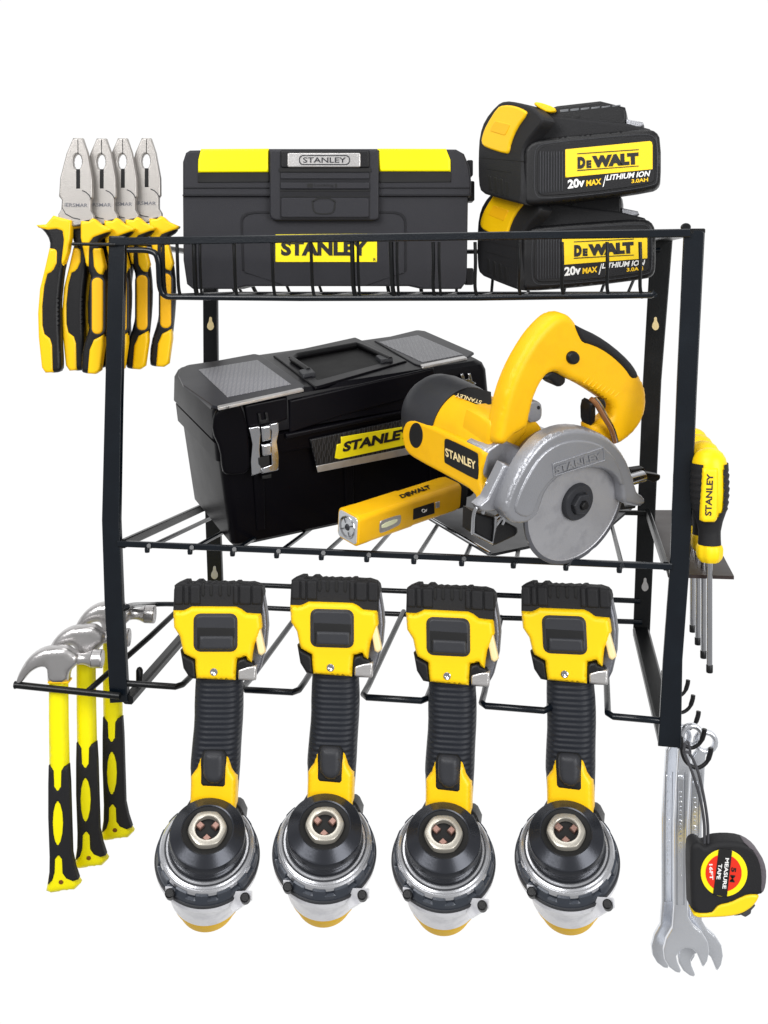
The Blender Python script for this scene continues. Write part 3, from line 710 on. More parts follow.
# gear case behind guard
mb = MB(); gc = sp.p(556, 470, -30)
lathe(mb, sp.p(562, 482, 0), -ns, [(8, 50), (14, 51), (24, 49), (34, 44), (44, 41), (62, 40), (78, 39)], 56); part('gear_case', mb, m_alu, saw)
mb = MB(); slab(mb, sp, zs([(205, 96), (258, 60), (330, 90), (330, 150), (245, 230), (200, 180)]), 30, 3, -26); slab(mb, sp, zs([(268, 140), (300, 150), (252, 262), (240, 290), (196, 292), (184, 275), (214, 250)]), 12, 2, -4); part('gear_case_arm', mb, m_alu, saw)
mb = MB(); tube(mb, [sp.p(*zs([(206, 202)])[0], t=-20), sp.p(*zs([(250, 218)])[0], t=-12)], 6, 14); part('depth_rod', mb, m_chr, saw)
mb = MB(); slab(mb, sp, z2([(170, 500), (200, 478), (232, 486), (246, 505), (244, 580), (170, 590)]), 14, 2.5, -22, smooth=1); pst = part('inlet_post', mb, m_alu, saw)
mb = MB(); slab(mb, sp, z2(ell(234, 517, 7, 9, 16)), 1, .1, -21.5); part('post_hole', mb, m_void, pst)
# motor housing
ma = sp.p(506, 449, -46)
endc = V(ma) - ns * 128
mt = part('motor_housing', lathe_(ma, -ns, [(-14, 38), (0, 40), (20, 41), (90, 42.5), (112, 43)], 56), m_saw, saw)
part('motor_end_cap', lathe_(ma, -ns, [(68, 43.6), (76, 44.6), (110, 44.6), (124, 42), (133, 36), (138, 26), (140, 8)], 56, rad=lambda t, a, r: r), m_gry, saw)
ms = V((-.8, -.55, 0)); ms = (ms - ns * ms.dot(ns)).normalized()
qp = Pl(sp.p(446, 450, -120) + ms * 30, ms)
mb = MB(); slab(mb, qp, [z1([(44, 610), (38, 570), (48, 530), (66, 510), (104, 508), (240, 570), (352, 620), (398, 640), (384, 700), (372, 740), (380, 800), (402, 830), (398, 862), (372, 872), (346, 858), (352, 822), (240, 756), (100, 682), (58, 652)])], 34, 4, 0, smooth=1); bx = part('side_housing', mb, m_saw, saw)
mb = MB(); slab(mb, qp, z1(ell(90, 578, 29, 54, 28)), 1.2, .5, .5); part('brush_cap', mb, m_void, bx)
mb = MB(); slab(mb, qp, z1(chaikin([(211, 606), (213, 592), (228, 594), (345, 650), (355, 660), (354, 762), (346, 768), (216, 698), (210, 690)], 1)), 1, .2, .8); lbp = part('label_plate', mb, m_blk, bx)
mb = MB(); text(mb, 'STANLEY', qp, *z1([(216, 667), (346, 726), (214, 630)]), .85, .03); part('lettering', mb, m_cream, lbp)
# top label
nt_ = (V((0, 0, 1)) - ns * ns.z).normalized(); nt_ = (nt_ + ms * .35).normalized()
tp = Pl(V(ma) - ns * 40 + nt_ * 41.5, nt_)
mb = MB(); slab(mb, tp, z1([(222, 392), (262, 362), (410, 392), (412, 440), (385, 458)]), 1, .3, .6); lbp = part('top_label_plate', mb, m_blk, mt)
mb = MB(); text(mb, 'STANLEY', tp, *z1([(372, 430), (262, 396), (366, 446)]), .65, .02); part('lettering', mb, m_cream, lbp)
# handle
hp = zs  # unused alias
hout = z2([(14, 690), (18, 640), (34, 570), (60, 455), (100, 345), (150, 250), (205, 165), (255, 110), (295, 76), (335, 62), (368, 70), (392, 96), (410, 130), (445, 160), (520, 190), (590, 235), (650, 290), (700, 350), (728, 400), (738, 460), (732, 530), (706, 592), (664, 645), (600, 690), (540, 690), (478, 640), (472, 600), (508, 580), (555, 570), (575, 530), (560, 490), (500, 448), (430, 405), (362, 376), (300, 340), (262, 350), (225, 400), (192, 480), (172, 590), (160, 610), (90, 650), (60, 690)])
mb = MB(); slab(mb, sp, hout, 24, 8, -20, both=True, smooth=1, H=7); hn = part('handle', mb, m_saw, saw)
mb = MB(); slab(mb, sp, z2([(400, 114), (440, 136), (510, 168), (590, 222), (660, 286), (696, 336), (706, 368), (690, 376), (668, 374), (640, 330), (580, 272), (520, 232), (470, 212), (436, 204), (418, 176)]), 20, 4, -18, smooth=1); part('grip_pad', mb, m_blkm, hn)
mb = MB(); slab(mb, sp, z2([(2, 560), (170, 540), (176, 620), (110, 690), (50, 740), (-25, 730), (-20, 640)]), 42, 6, -30, smooth=1); part('handle_root', mb, m_saw, hn)
mb = MB(); slab(mb, sp, z2([(240, 376), (262, 352), (300, 332), (364, 370), (352, 402), (326, 418), (304, 406), (290, 384), (262, 380)]), 18, 3, -26, smooth=1); part('trigger', mb, m_blk, hn)
mb = MB(); slab(mb, sp, z2(ell(398, 277, 30, 32, 28)), 5, 2.5, -16.5); part('lock_button', mb, m_blk, hn)
mb = MB()
for k in range(8): slab(mb, sp, z2(chaikin([(448 + k * 21, 398 + k * 9.5), (474 + k * 21, 370 + k * 10), (478 + k * 21, 373 + k * 10), (454 + k * 21, 401 + k * 9.5)], 1)), 1.6, .5, -19.4)
part('grip_ridges', mb, m_plo, hn)
mb = MB(); slab(mb, sp, z2([(472, 500), (500, 480), (505, 540), (500, 590), (474, 606)]), 14, 2, -24, smooth=1); slab(mb, sp, z2([(512, 476), (545, 474), (556, 500), (548, 530), (522, 520)]), 8, 2, -16); vv = part('water_valve', mb, m_blk, saw)
mb = MB(); tube(mb, catmull([sp.p(*q, t=tt) for q, tt in zip(z2([(484, 474), (510, 500), (545, 560), (580, 620), (598, 680)]), (-10, -8, -8, -10, -16))], 5), 2.6, 10); part('water_tube', mb, m_org, saw)
mb = MB(); tube(mb, catmull([sp.p(*q, t=tt) for q, tt in zip(z2([(505, 470), (528, 500), (560, 555), (592, 615), (612, 680)]), (-12, -10, -10, -12, -18))], 5), 1.6, 8); part('water_tube', mb, m_chr, saw)
# base plate
zb_ = -276
c4 = [UZ(490, 554, zb_), UZ(426, 516, zb_), UZ(478, 488, zb_), UZ(640, 500, zb_), UZ(605, 530, zb_)]
mb = MB(); n5 = 5; mb.add(c4 + [c - V((0, 0, 3)) for c in c4], [(0, 1, 2, 3, 4), (9, 8, 7, 6, 5)] + [(i, (i + 1) % 5, 5 + (i + 1) % 5, 5 + i) for i in range(5)]); part('base_plate', mb, m_gry, saw)
mb = MB(); tube(mb, [c4[0] + V((0, 0, 1)), c4[1] + V((0, 0, 1))], 1.6, 8); part('plate_edge', mb, m_chr, saw)
mb = MB(); slab(mb, sp, zs([(168, 292), (262, 318), (312, 345), (308, 366), (232, 402), (166, 362)]), 18, 3, -12); bk = part('base_bracket', mb, m_blk, saw)
mb = MB(); tube(mb, catmull([sp.p(*q, t=-10) for q in zs([(168, 362), (172, 300), (186, 276), (202, 284), (200, 300)])], 4), 1.8, 8); tube(mb, [sp.p(*q, t=-10) for q in zs([(168, 362), (230, 394), (240, 340), (262, 310)])], 1.8, 8)
tube(mb, catmull([sp.p(*q, t=-10) for q in zs([(240, 340), (242, 314), (256, 304), (268, 318), (262, 334)])], 4), 1.8, 8); part('bracket_wire', mb, m_chr, bk)
mb = MB(); tube(mb, [sp.p(*zs([(668, 192)])[0], t=-6), sp.p(*zs([(712, 180)])[0], t=-6)], 6.5, 16); part('side_spindle', mb, m_chr, saw)
mb = MB(); slab(mb, sp, zs([(676, 158), (715, 152), (722, 168), (768, 176), (766, 190), (748, 200), (720, 190), (712, 166), (680, 172)]), 8, 1.5, -10); slab(mb, sp, zs([(636, 266), (650, 262), (656, 280), (690, 274), (688, 282), (640, 288)]), 5, 1, 2); part('wing_nut', mb, m_blk, saw)

# ================================================================== FLASHLIGHT
A = U(348, 527, 48); B = U(453, 492, 150)
ax = (B - A).normalized(); upv = (V((0, 0, 1)) - ax * ax.z).normalized(); sd = ax.cross(upv).normalized()   # sd points to viewer side
if sd.y > 0: sd = -sd
ro = math.radians(12); u2 = upv * math.cos(ro) + sd * math.sin(ro); s2 = sd * math.cos(ro) - upv * math.sin(ro)
Lf = (B - A).length
def PF(a, b, c): return A + s2 * a + u2 * b + ax * c
fl = thing('flashlight', 'small square yellow flashlight lying on the shelf in front of the saw', 'flashlight', A - V((0, 0, 18)))
hS = 16.6
mb = MB(); rrloft(mb, PF, [(0, -hS + .6, hS - .6, -hS + .6, hS - .6, 6), (1.2, -hS - .6, hS + .6, -hS - .6, hS + .6, 6.5), (14, -hS - .4, hS + .4, -hS - .4, hS + .4, 6), (20, -hS, hS, -hS, hS, 5.5), (Lf * .5, -hS, hS, -hS, hS, 5.5), (Lf * .52, -hS + .6, hS - .6, -hS + .6, hS - .6, 5.5), (Lf - 10, -hS + .6, hS - .6, -hS + .6, hS - .6, 5.5), (Lf - 1, -hS + 1.5, hS - 1.5, -hS + 1.5, hS - 1.5, 5.5)]); fb = part('body', mb, m_saw, fl, 30)
mb = MB(); rrloft(mb, PF, [(Lf - 3, -hS + 1, hS - 1, -hS + 1, hS - 1, 5), (Lf + 6, -hS + .4, hS - .4, -hS + .4, hS - .4, 6), (Lf + 10, -hS + 4, hS - 4, -hS + 4, hS - 4, 6)]); part('end_cap', mb, m_blk, fl, 30)
mb = MB(); rrloft(mb, PF, [(-.8, -hS + 2, hS - 2, -hS + 2, hS - 2, 4), (.6, -hS + 1.6, hS - 1.6, -hS + 1.6, hS - 1.6, 4)]); ln = part('lens', mb, m_glass, fl)
mb = MB()
lathe(mb, PF(0, 0, -1.2), ax, [(1.4, 1), (1.2, 8), (-.3, 11.2), (-.5, 12), (1, 12.6)], 40, capA=False, capB=False); part('reflector', mb, m_chr, ln)
mb = MB(); lathe(mb, PF(0, 0, -2.4), ax, [(0, 2.6), (2, 4)], 20)
for k in range(4):
    a = k * math.pi / 2 + .5; tube(mb, [PF(5 * math.cos(a), 5 * math.sin(a), -1.8), PF(10.5 * math.cos(a), 10.5 * math.sin(a), -1.8)], .5, 6)
part('bulb', mb, m_gry, ln)
side = Pl(PF(hS, 0, 0), s2); top = Pl(PF(0, hS, 0), u2)
def z3(pts): return Z(pts, 320, 460, 4.8)
mb = MB(); slab(mb, side, z3(chaikin([(286, 298), (300, 288), (382, 262), (390, 268), (386, 304), (374, 316), (296, 352), (284, 346)], 1)), 1, .4, .6); w = part('lamp_window', mb, m_stl, fb)
mb = MB(); slab(mb, side, z3(chaikin([(296, 308), (372, 280), (372, 300), (296, 332)], 1)), 1, .3, 1.0); part('lamp_strip', mb, m_led, w)
mb = MB(); slab(mb, side, z3([(448, 236), (548, 204), (550, 256), (446, 288)]), 1, .3, .4); sw = part('switch_panel', mb, m_blk, fb)
mb = MB(); slab(mb, side, z3([(556, 204), (574, 198), (574, 226), (556, 232)]), 1, .3, .4); part('charge_window', mb, m_stl, fb)
mb = MB(); slab(mb, side, [z3(ell(498, 244, 9, 9, 14)), z3(ell(498, 244, 6, 6, 14))], .5, .05, .9); slab(mb, side, z3([(502, 246), (514, 236), (512, 248)]), .5, .05, .9); part('switch_symbol', mb, m_wht, sw)
mb = MB(); text(mb, 'DEWALT', top, *z3([(394, 184), (536, 134), (378, 168)]), .1, .05, .5); part('lettering', mb, m_bprint, fb)

# ================================================================== DRILLS
def zc(pts): return Z(pts, 150, 780, 6.4)
def zq(pts): return Z(pts, 150, 690, 6.4)
def zz(pts): return Z(pts, 160, 560, 6.4)
ph = math.radians(56); bx_ = V((-.088, math.cos(ph), -math.sin(ph))).normalized()
C0 = U(207.5, 829.2, -25)
dr = thing('power_drill', 'yellow and black cordless drill, leftmost of the four hanging head down', 'drill', C0, 'cordless drills hanging from the slots below the shelf')
def TL(prof, n=56, **k): return lathe(MB(), C0, bx_, prof, n, **k)
sl = part('chuck_sleeve', TL([(3, 24), (.5, 24.4), (0, 25.6), (.6, 26.4), (5, 35), (6, 36.4), (7.5, 37), (15, 37), (15.4, 36.4), (16.2, 36.4), (16.6, 37), (20, 37), (20.3, 36.6), (20.8, 36.6), (21.1, 37), (27, 37), (29, 33)], 90, capA=False), m_dsl, dr, 22)
part('chuck_mouth_ring', TL([(4, 17), (3, 18), (1.2, 25), (.2, 25.3)], 56, capA=False, capB=False), m_void, sl)
nut = part('chuck_nut', TL([(2, 11.6), (-2.4, 12), (-3, 12.6), (-2.8, 17), (-2.2, 18.2), (-1, 18.9), (5, 19.2)], 60, capA=False, capB=False, rad=lambda t, a, r: r * (1 - .05 * abs(math.sin(3 * a)) if r > 14 else 1)), m_nut, sl, 30)
part('chuck_bore', TL([(3.5, .5), (3.2, 12.2)], 32, capA=True), m_void, sl)
mb = MB()
axd, e1d, e2d = basis(bx_)
for k in range(3):
    a = math.radians(k * 120 + 35); c = C0 + e1d * (8.6 * math.cos(a)) + e2d * (8.6 * math.sin(a))
    lathe(mb, c, bx_, [(-.4, 3.4), (.3, 4.4), (3, 4.6)], 4)
part('chuck_jaws', mb, m_jaw, sl)
part('collar', TL([(27, 36.6), (25.5, 38.6), (25.8, 40.4), (26.6, 40.8), (27, 41.4), (26.6, 42.4), (27.4, 44.2), (28.4, 44.6), (28.6, 45.4), (30, 46.8), (34, 47.4), (36, 46)], 90, capA=False), m_ring, dr, 24)
part('collar_groove', TL([(26.1, 40.6), (26.3, 41.6), (27.2, 41.9)], 90, capA=False, capB=False), m_gry, dr)
part('housing_rim', TL([(45, 50), (45.4, 51.9), (48.4, 52.3), (49, 50)], 90, capA=False), m_gry, dr)
cr = part('clutch_ring', TL([(31, 46), (32, 48.8), (38, 49.8), (38.6, 50.2), (46, 50.8), (48, 48)], 216, capA=False, rad=lambda t, a, r: r - (2.6 if math.sin(a * 14) > .3 and t < 38.3 else 0)), m_clr, dr, 30)
part('gear_housing', TL([(44, 47), (48, 50.8), (56, 51.6), (60, 50.5), (66, 47), (74, 43.5), (86, 41.5), (108, 38.5), (111, 34)], 72, capA=False), m_hou, dr, 40)
part('motor_end', TL([(104, 34), (108, 37.4), (118, 36), (128, 32.5), (138, 30), (140, 26), (140, 1)], 56, capA=False), mat('gloss_free_yellow', (250, 198, 8), .5, 0, spec=.08), dr, 40)
mb = MB(); axp = FR(-25)
cs = [U(*zc([(125, 725)])[0], -44), U(*zc([(607, 752)])[0], -44)]
for c in cs: lathe(mb, c, (0, .75, -.66), [(-1, 3.4), (0, 4.6), (8, 4.6)], 18)
part('housing_screws', mb, m_blk, dr)
mb = MB()
for c, sx in zip(cs, (1, -1)): 
    q = [c + V((-5 * sx, 5, 4)), c + V((-5 * sx, 5, -5)), c + V((14 * sx, 14, -22)), c + V((20 * sx, 14, -2))]
    mb.add(q + [k + V((0, 14, -8)) for k in q], [(0, 1, 2, 3), (7, 6, 5, 4), (0, 4, 5, 1), (1, 5, 6, 2), (2, 6, 7, 3), (3, 7, 4, 0)])
part('screw_lugs', mb, m_hou, dr)
# vent slot in yellow end
mb = MB(); lathe(mb, C0, bx_, [(111, 29.8), (114, 28.6)], 40, capA=False, capB=False)
mb2 = MB(); keep = []
vs, fs = mb.v, [f for f in mb.f if all((mb.v[i] - C0).dot(V((0, -1, -.3))) > (mb.v[f[0]] - C0).dot(V((0, -1, -.3))) - 1e9 and abs(mb.v[i].x - C0.x) < 13 and mb.v[i].z < (C0 + bx_ * 112).z for i in f)]
mb2.add(vs, fs)
if fs: part('motor_vent', mb2, m_void, dr)
hpn = V((0, -.985, .17)); hp_ = Pl(U(208, 795, 16), hpn)
# dark shoulder each side of the neck
mb = MB(); slab(mb, hp_, zq([(235, 740), (262, 700), (560, 730), (580, 745), (606, 800), (600, 850), (220, 850)]), 30, 5, -6); part('shoulder', mb, m_blk, dr)
mb = MB(); slab(mb, hp_, zq([(300, -190), (285, 60), (285, 200), (270, 350), (258, 490), (262, 535), (262, 700), (552, 720), (566, 530), (570, 480), (576, 350), (590, 150), (590, 0), (575, -190)]), 26, 17, 0, H=14, smooth=1); gp = part('grip', mb, m_grip, dr, 60)
mb = MB(); slab(mb, hp_, zq([(338, 400), (318, 440), (300, 500), (264, 552), (258, 720), (262, 790), (545, 790), (550, 720), (554, 560), (522, 500), (505, 430), (485, 405)]), 22, 6, 2.5, H=5); nk = part('trigger_housing', mb, m_pl, dr)
mb = MB(); slab(mb, hp_, zq([(322, 615), (325, 450), (335, 400), (352, 382), (470, 382), (488, 405), (492, 450), (487, 622)]), 12, 3, 3.5); part('trigger_slot', mb, m_void, nk)
mb = MB(); slab(mb, hp_, zq([(340, 596), (338, 440), (350, 396), (372, 388), (455, 390), (474, 405), (482, 450), (474, 604)]), 14, 7, 9, H=6, smooth=1); part('trigger', mb, m_gry, nk)
mb = MB(); slab(mb, hp_, zq(chaikin([(528, 148), (545, 150), (570, 190), (560, 198), (540, 185)], 1)), 4, .5, -6); part('grip_notch', mb, m_void, gp)
# battery pack
hb_ = Pl(hp_.p(205, 690) + V((0, -5, 0)), V((0, -.99, .14)))
mb = MB(); slab(mb, hb_, zz([(640, 190), (662, 215), (684, 350), (690, 430), (678, 560), (640, 700), (600, 772), (500, 772), (500, 300), (560, 170)]), 20, 3, -6); part('side_face', mb, m_alud, dr)
tz = [(90, 190), (100, 155), (120, 146), (148, 134), (176, 134), (182, 150), (222, 150), (228, 135), (256, 134), (276, 152), (300, 146), (316, 152), (340, 146), (358, 152), (398, 146), (416, 152), (456, 146), (468, 152), (486, 142), (506, 142), (512, 150), (560, 152), (590, 150), (638, 165), (656, 185), (662, 215), (650, 350)]
mb = MB(); slab(mb, hb_, zz(tz + [(600, 380), (560, 400), (120, 400), (84, 330), (88, 250)]), 26, 2.5, 1); bt = part('battery_pack', mb, m_blkm, dr)
mb = MB()
for x in (262, 314, 372, 428): slab(mb, hb_, zz([(x + 4, 158), (x + 22, 158), (x + 22, 222), (x + 14, 234), (x + 4, 226)]), 2, .2, 1.8)
part('battery_slots', mb, m_void, bt)
mb = MB()
for x0, x1 in ((90, 150), (150, 190), (190, 262), (466, 505), (505, 585), (585, 655)):
    slab(mb, hb_, zz([(x0 + 3, 160), (x1 - 3, 160), (x1 - 3, 285), (x0 + 3, 285)]), 4, 2, 3)
part('battery_ribs', mb, m_blkm, bt)
mb = MB(); slab(mb, hb_, zz([(84, 322), (150, 322), (175, 312), (205, 296), (488, 298), (520, 312), (556, 338), (644, 344), (652, 430), (632, 490), (604, 540), (592, 600), (585, 655), (560, 640), (552, 615), (492, 632), (482, 768), (235, 758), (228, 700), (225, 636), (156, 600), (142, 560), (128, 490), (90, 430)]), 30, 5, 6); yf = part('yellow_front', mb, m_yel, dr)
mb = MB(); slab(mb, hb_, [zz(rr(214, 340, 498, 588, 46)), ], 10, 2, 7.4); bk_ = part('release_buckle', mb, m_gry, yf)
mb = MB(); slab(mb, hb_, zz(rr(224, 348, 490, 578, 38)), 8, 2.5, 9); part('buckle_face', mb, m_gry, bk_)
mb = MB(); slab(mb, hb_, zz([(238, 432), (478, 436), (476, 500), (250, 500), (250, 570), (238, 566)]), 2, .4, 9.6); part('buckle_recess', mb, m_void, bk_)
mb = MB(); slab(mb, hb_, zz(rr(252, 484, 472, 572, 10)), 5, 2.5, 11.5); part('buckle_button', mb, m_gry, bk_)
mb = MB(); c = hb_.p(*zz([(345, 716)])[0], t=6); lathe(mb, c, hb_.n, [(-2, 3.8), (.8, 3.8), (1.4, 3), (1, 1.6), (.4, .5)], 20); part('screw', mb, m_chr, yf)
mb = MB(); slab(mb, hb_, zz([(130, 575), (156, 606), (226, 640), (236, 762), (190, 755), (150, 692)]), 26, 3, 2); slab(mb, hb_, zz([(490, 640), (552, 620), (562, 645), (600, 650), (618, 700), (520, 712), (484, 768)]), 26, 3, 2); part('battery_foot', mb, m_blk, dr)
mb = MB(); slab(mb, hb_, zz([(598, 425), (640, 420), (676, 590), (650, 612), (630, 600)]), 8, 2, 4); part('side_lever', mb, m_cream, dr)
mb = MB(); slab(mb, hb_, zz([(500, 700), (560, 680), (620, 672), (612, 770), (500, 766)]), 10, 2, 2.5); part('base_trim', mb, m_stl, dr)
for (dx, dy, rz, lb) in ((117.2, -4.5, 0, 'yellow and black cordless drill with its battery raised highest, second from the left'),
                         (236.0, 4.2, -.7, 'yellow and black cordless drill hanging head down, third from the left'),
                         (358.5, 2.2, -2.6, 'yellow and black cordless drill hanging head down, rightmost, below the saw blade')):
    c = copy_tree(dr); c.location = U(207.5 + dx, 829.2 + dy, -25) * MM; c.rotation_euler = (0, math.radians(rz), -math.radians(dx / 22)); c['label'] = lb

# ================================================================== HAMMERS
def za(pts): return Z(pts, 10, 600, 5.906)
def zh(pts): return Z(pts, 40, 700, 5.12)
HY = 122
ham = thing('claw_hammer', 'steel claw hammer with yellow handle, nearest and lowest of the three', 'hammer', U(58, 690, HY), 'claw hammers hanging from the left bar')
hpl = FR(HY)
mb = MB(); slab(mb, hpl, zh([(45, -112), (45, 100), (48, 335), (44, 420), (43, 600), (50, 800), (48, 880), (38, 945), (32, 976), (60, 982), (105, 976), (180, 966), (209, 937), (196, 918), (178, 870), (161, 800), (155, 600), (150, 420), (145, 335), (140, 100), (138, -112)]), 20, 8, 0, H=7, both=True); hd_ = part('handle', mb, m_lem, ham, 60)
gb = zh([(44, 336), (60, 340), (74, 360), (77, 440), (92, 460), (107, 440), (109, 360), (122, 340), (146, 335), (152, 430), (157, 600), (163, 790), (178, 860), (197, 918), (170, 926), (135, 912), (115, 884), (112, 812), (97, 794), (81, 812), (79, 880), (66, 922), (39, 946), (48, 880), (49, 800), (42, 600), (42, 430)])
lens = zh([(93, 516), (104, 532), (114, 570), (118, 625), (114, 680), (104, 722), (93, 738), (82, 722), (73, 680), (69, 625), (73, 570), (82, 532)])
mb = MB(); slab(mb, hpl, [gb, lens], 10, 3, 1.6); part('rubber_grip', mb, m_blkm, hd_)
mb = MB(); slab(mb, hpl, zh(ell(107, 933, 12, 11, 16)), 1.5, .5, .9); part('rivet', mb, m_brz, hd_)
mb = MB(); slab(mb, hpl, za([(36, 486), (44, 455), (62, 415), (105, 345), (150, 308), (200, 286), (262, 278), (325, 276), (345, 284), (372, 304), (392, 316), (405, 330), (405, 366), (392, 384), (356, 418), (346, 450), (345, 492), (222, 490), (221, 440), (216, 398), (180, 394), (140, 412), (105, 442), (75, 482), (52, 492)]), 20, 9, 5, H=5.5, both=True, smooth=1); hh = part('head', mb, m_hsteel, ham, 60)
mb = MB(); lathe(mb, hpl.p(*za([(372, 347)])[0], t=-5), (1, 0, 0), [(0, 8), (4, 6.8), (8, 6.1), (12, 6.1), (16, 7.2), (20, 9.2), (21.4, 9.8)], 32); part('neck', mb, m_hsteel, hh)
mb = MB(); lathe(mb, hpl.p(*za([(372, 347)])[0], t=-5), (1, 0, 0), [(21, 8.6), (22, 8.8), (22.4, 10), (32, 10.2), (33, 9.6), (33.2, 1)], 32); part('striking_face', mb, m_hsteel, hh, 25)
mb = MB(); slab(mb, hpl, za([(222, 484), (345, 484), (345, 494), (222, 494)]), 16, 1, 3.2); part('head_seam', mb, m_pl, hh)
for px, py, d, lb in ((85.7, 668.3, 22, 'steel claw hammer with yellow handle, middle one between the other two'), (112, 644.3, 48, 'steel claw hammer with yellow handle, furthest back, passing behind the rack post')):
    c = copy_tree(ham); c.location = U(px, py, HY + d) * MM; c['label'] = lb; c.scale = (1.005,) * 3

# ================================================================== SCREWDRIVERS
S0 = U(709.5, 551, -5)
sd_ = thing('screwdriver', 'yellow and black screwdriver in the side panel, nearest one with its lettering showing', 'screwdriver', S0, 'screwdrivers standing in the right side panel')
def SL(prof, n=40, **k): return lathe(MB(), S0, (0, 0, 1), prof, n, **k)
def lobes(t, a, r): return r * (1 - .05 * math.cos(6 * a)) 
core = [(6, 10), (12, 9.6), (20, 9.5), (30, 11.5), (45, 16.5), (60, 17.6), (75, 17.4), (88, 16.8), (93, 15.5), (98, 12.5), (101, 8.5), (102.5, 4), (103, .5)]
m_sdy = mat('warm_yellow_plastic', (254, 214, 14), .4, 0, var=.02, bump=.1, spec=.3)
hd3 = part('handle', SL(core, 48, capA=True), m_sdy, sd_, 60)
# rubber shells left and right, bottom all round
def shell(prof, sel, n=72):
    ax3 = V((0, 0, 1)); vs = []; fs = []
    for t, r in prof:
        for k in range(n):
            a = 2 * math.pi * k / n; vs.append(S0 + V((r * math.cos(a), r * math.sin(a), t)))
    for i in range(len(prof) - 1):
        for k in range(n):
            a = math.degrees(2 * math.pi * (k + .5) / n); t = (prof[i][0] + prof[i + 1][0]) / 2
            if sel(a, t): fs.append((i * n + k, i * n + (k + 1) % n, (i + 1) * n + (k + 1) % n, (i + 1) * n + k))
    used = sorted({i for f in fs for i in f}); mp = {i: j for j, i in enumerate(used)}
    return MB().add([vs[i] for i in used], [tuple(mp[i] for i in f) for f in fs])
pr = []
for k in range(37):
    t = 7 + k * 81 / 36
    for (t0, r0), (t1, r1) in zip(core, core[1:]):
        if t0 <= t <= t1: r = r0 + (r1 - r0) * (t - t0) / (t1 - t0); break
    else: r = 9
    pr.append((t, r + 1.3 + (.7 * math.sin(k * 2.1) if 14 < k < 34 else 0)))
def sel(a, t):
    d = min(abs(a - 270), abs(a - 90))      # yellow windows front and back
    lim = 30 + (6 if t > 84 else 0)
    if t < 36: return True
    if t < 41: return d > 18
    return d > lim
part('rubber_grip', shell(pr, sel), m_blkm, hd3, 60)
mb = MB(); slab(mb, Pl(S0 + V((0, -18.6, 0)), (0, -1, 0)), Z([(104, 188), (150, 188), (150, 300), (146, 390), (136, 402), (94, 402), (80, 395), (84, 300), (90, 190)], 680, 420, 3.94), 6, 3, 0, H=2.5); part('yellow_panel', mb, m_sdy, hd3)
mb = MB(); text(mb, 'STANLEY', Pl(S0 + V((0, -18.6, 0)), (0, -1, 0)), *Z([(124, 378), (132, 212), (98, 377)], 680, 420, 3.94), 0, .03, .4); part('lettering', mb, m_bprint, hd3)
part('collar', SL([(-11, 6), (-10.4, 9), (-7, 11.6), (-4, 12.6), (3, 12.8), (6, 12), (7, 10.4), (8, 9)], 48, rad=lambda t, a, r: r * (1 - .035 * math.cos(8 * a))), m_sdy, sd_, 30)
part('shaft', SL([(-114, 2.9), (-10, 2.9)], 20), m_chr, sd_)
part('tip', SL([(-121, 3), (-120, 3.4), (-113.6, 3.4), (-113, 3)], 12), m_blk, sd_)
for i, lb in ((1, 'yellow and black screwdriver second from the front, its shaft just left of the nearest'), (2, 'yellow and black screwdriver third from the front in the side panel'), (3, 'yellow and black screwdriver furthest back, its dome highest beside the post')):
    c = copy_tree(sd_); c.location = (S0 + RD * (38 * i) + V((-2.2 * i, 0, 2 * i))) * MM; c['label'] = lb

# ================================================================== WRENCHES
WY = 66
wr = thing('wrench', 'silver combination wrench, nearest and middle one of the three behind the tape measure', 'wrench', U(681, 900, WY), 'silver wrenches hanging from the right hooks')
wp = FR(WY)
hd5 = Z([(206, 690), (166, 760), (148, 830), (155, 890), (185, 940), (225, 970), (254, 978), (262, 962), (238, 905), (232, 868), (252, 834), (290, 816), (330, 822), (362, 850), (378, 886), (396, 932), (406, 938), (430, 900), (442, 840), (432, 775), (392, 712), (335, 662), (306, 612)], 640, 820, 6.4)
shR = [(687.6, 900), (687.8, 820), (691.5, 748)]
ringc = (692, 736)
ring = [(ringc[0] + 12.5 * math.cos(math.radians(a)), ringc[1] + 12.5 * math.sin(math.radians(a))) for a in range(80, -231, -20)]
shL = [(678, 750), (673.6, 820), (673.8, 905)]
mb = MB(); slab(mb, wp, [hd5 + shR + ring + shL, ell(ringc[0], ringc[1], 7.2, 7.2, 24)], 7, 2.4, 0, both=True, H=2); part('body', mb, m_wr, wr, 50)
mb = MB(); slab(mb, wp, [(678.3, 775), (683.8, 776), (682.6, 830), (682.6, 905), (677.8, 905), (677.6, 830)], 1.2, .5, .7); ch = part('shank_panel', mb, m_wr, wr)
for xa, xb in ((676.6, 677.3), (683.7, 684.4)):
    mb = MB(); slab(mb, wp, [(xa + 1, 772), (xb + 1, 772), (xb, 830), (xb, 905), (xa, 905), (xa, 830)], .6, .1, .3); part('shank_shade_line', mb, m_wsh, wr)  # thin darker strips put the shank's dark reflections into the colour
mb = MB()
for k in range(19):
    y = 792 + k * 4.6 + random.uniform(-.5, .5); w0 = random.uniform(.2, 1.2)
    slab(mb, wp, [(678.8 + w0, y), (681.8, y + random.uniform(-.6, .6)), (681.8, y + random.uniform(1.4, 2.6)), (679 + w0 * .5, y + random.uniform(1.6, 2.8))], .8, .3, 1.2)
part('embossed_marks', mb, m_wr, ch)
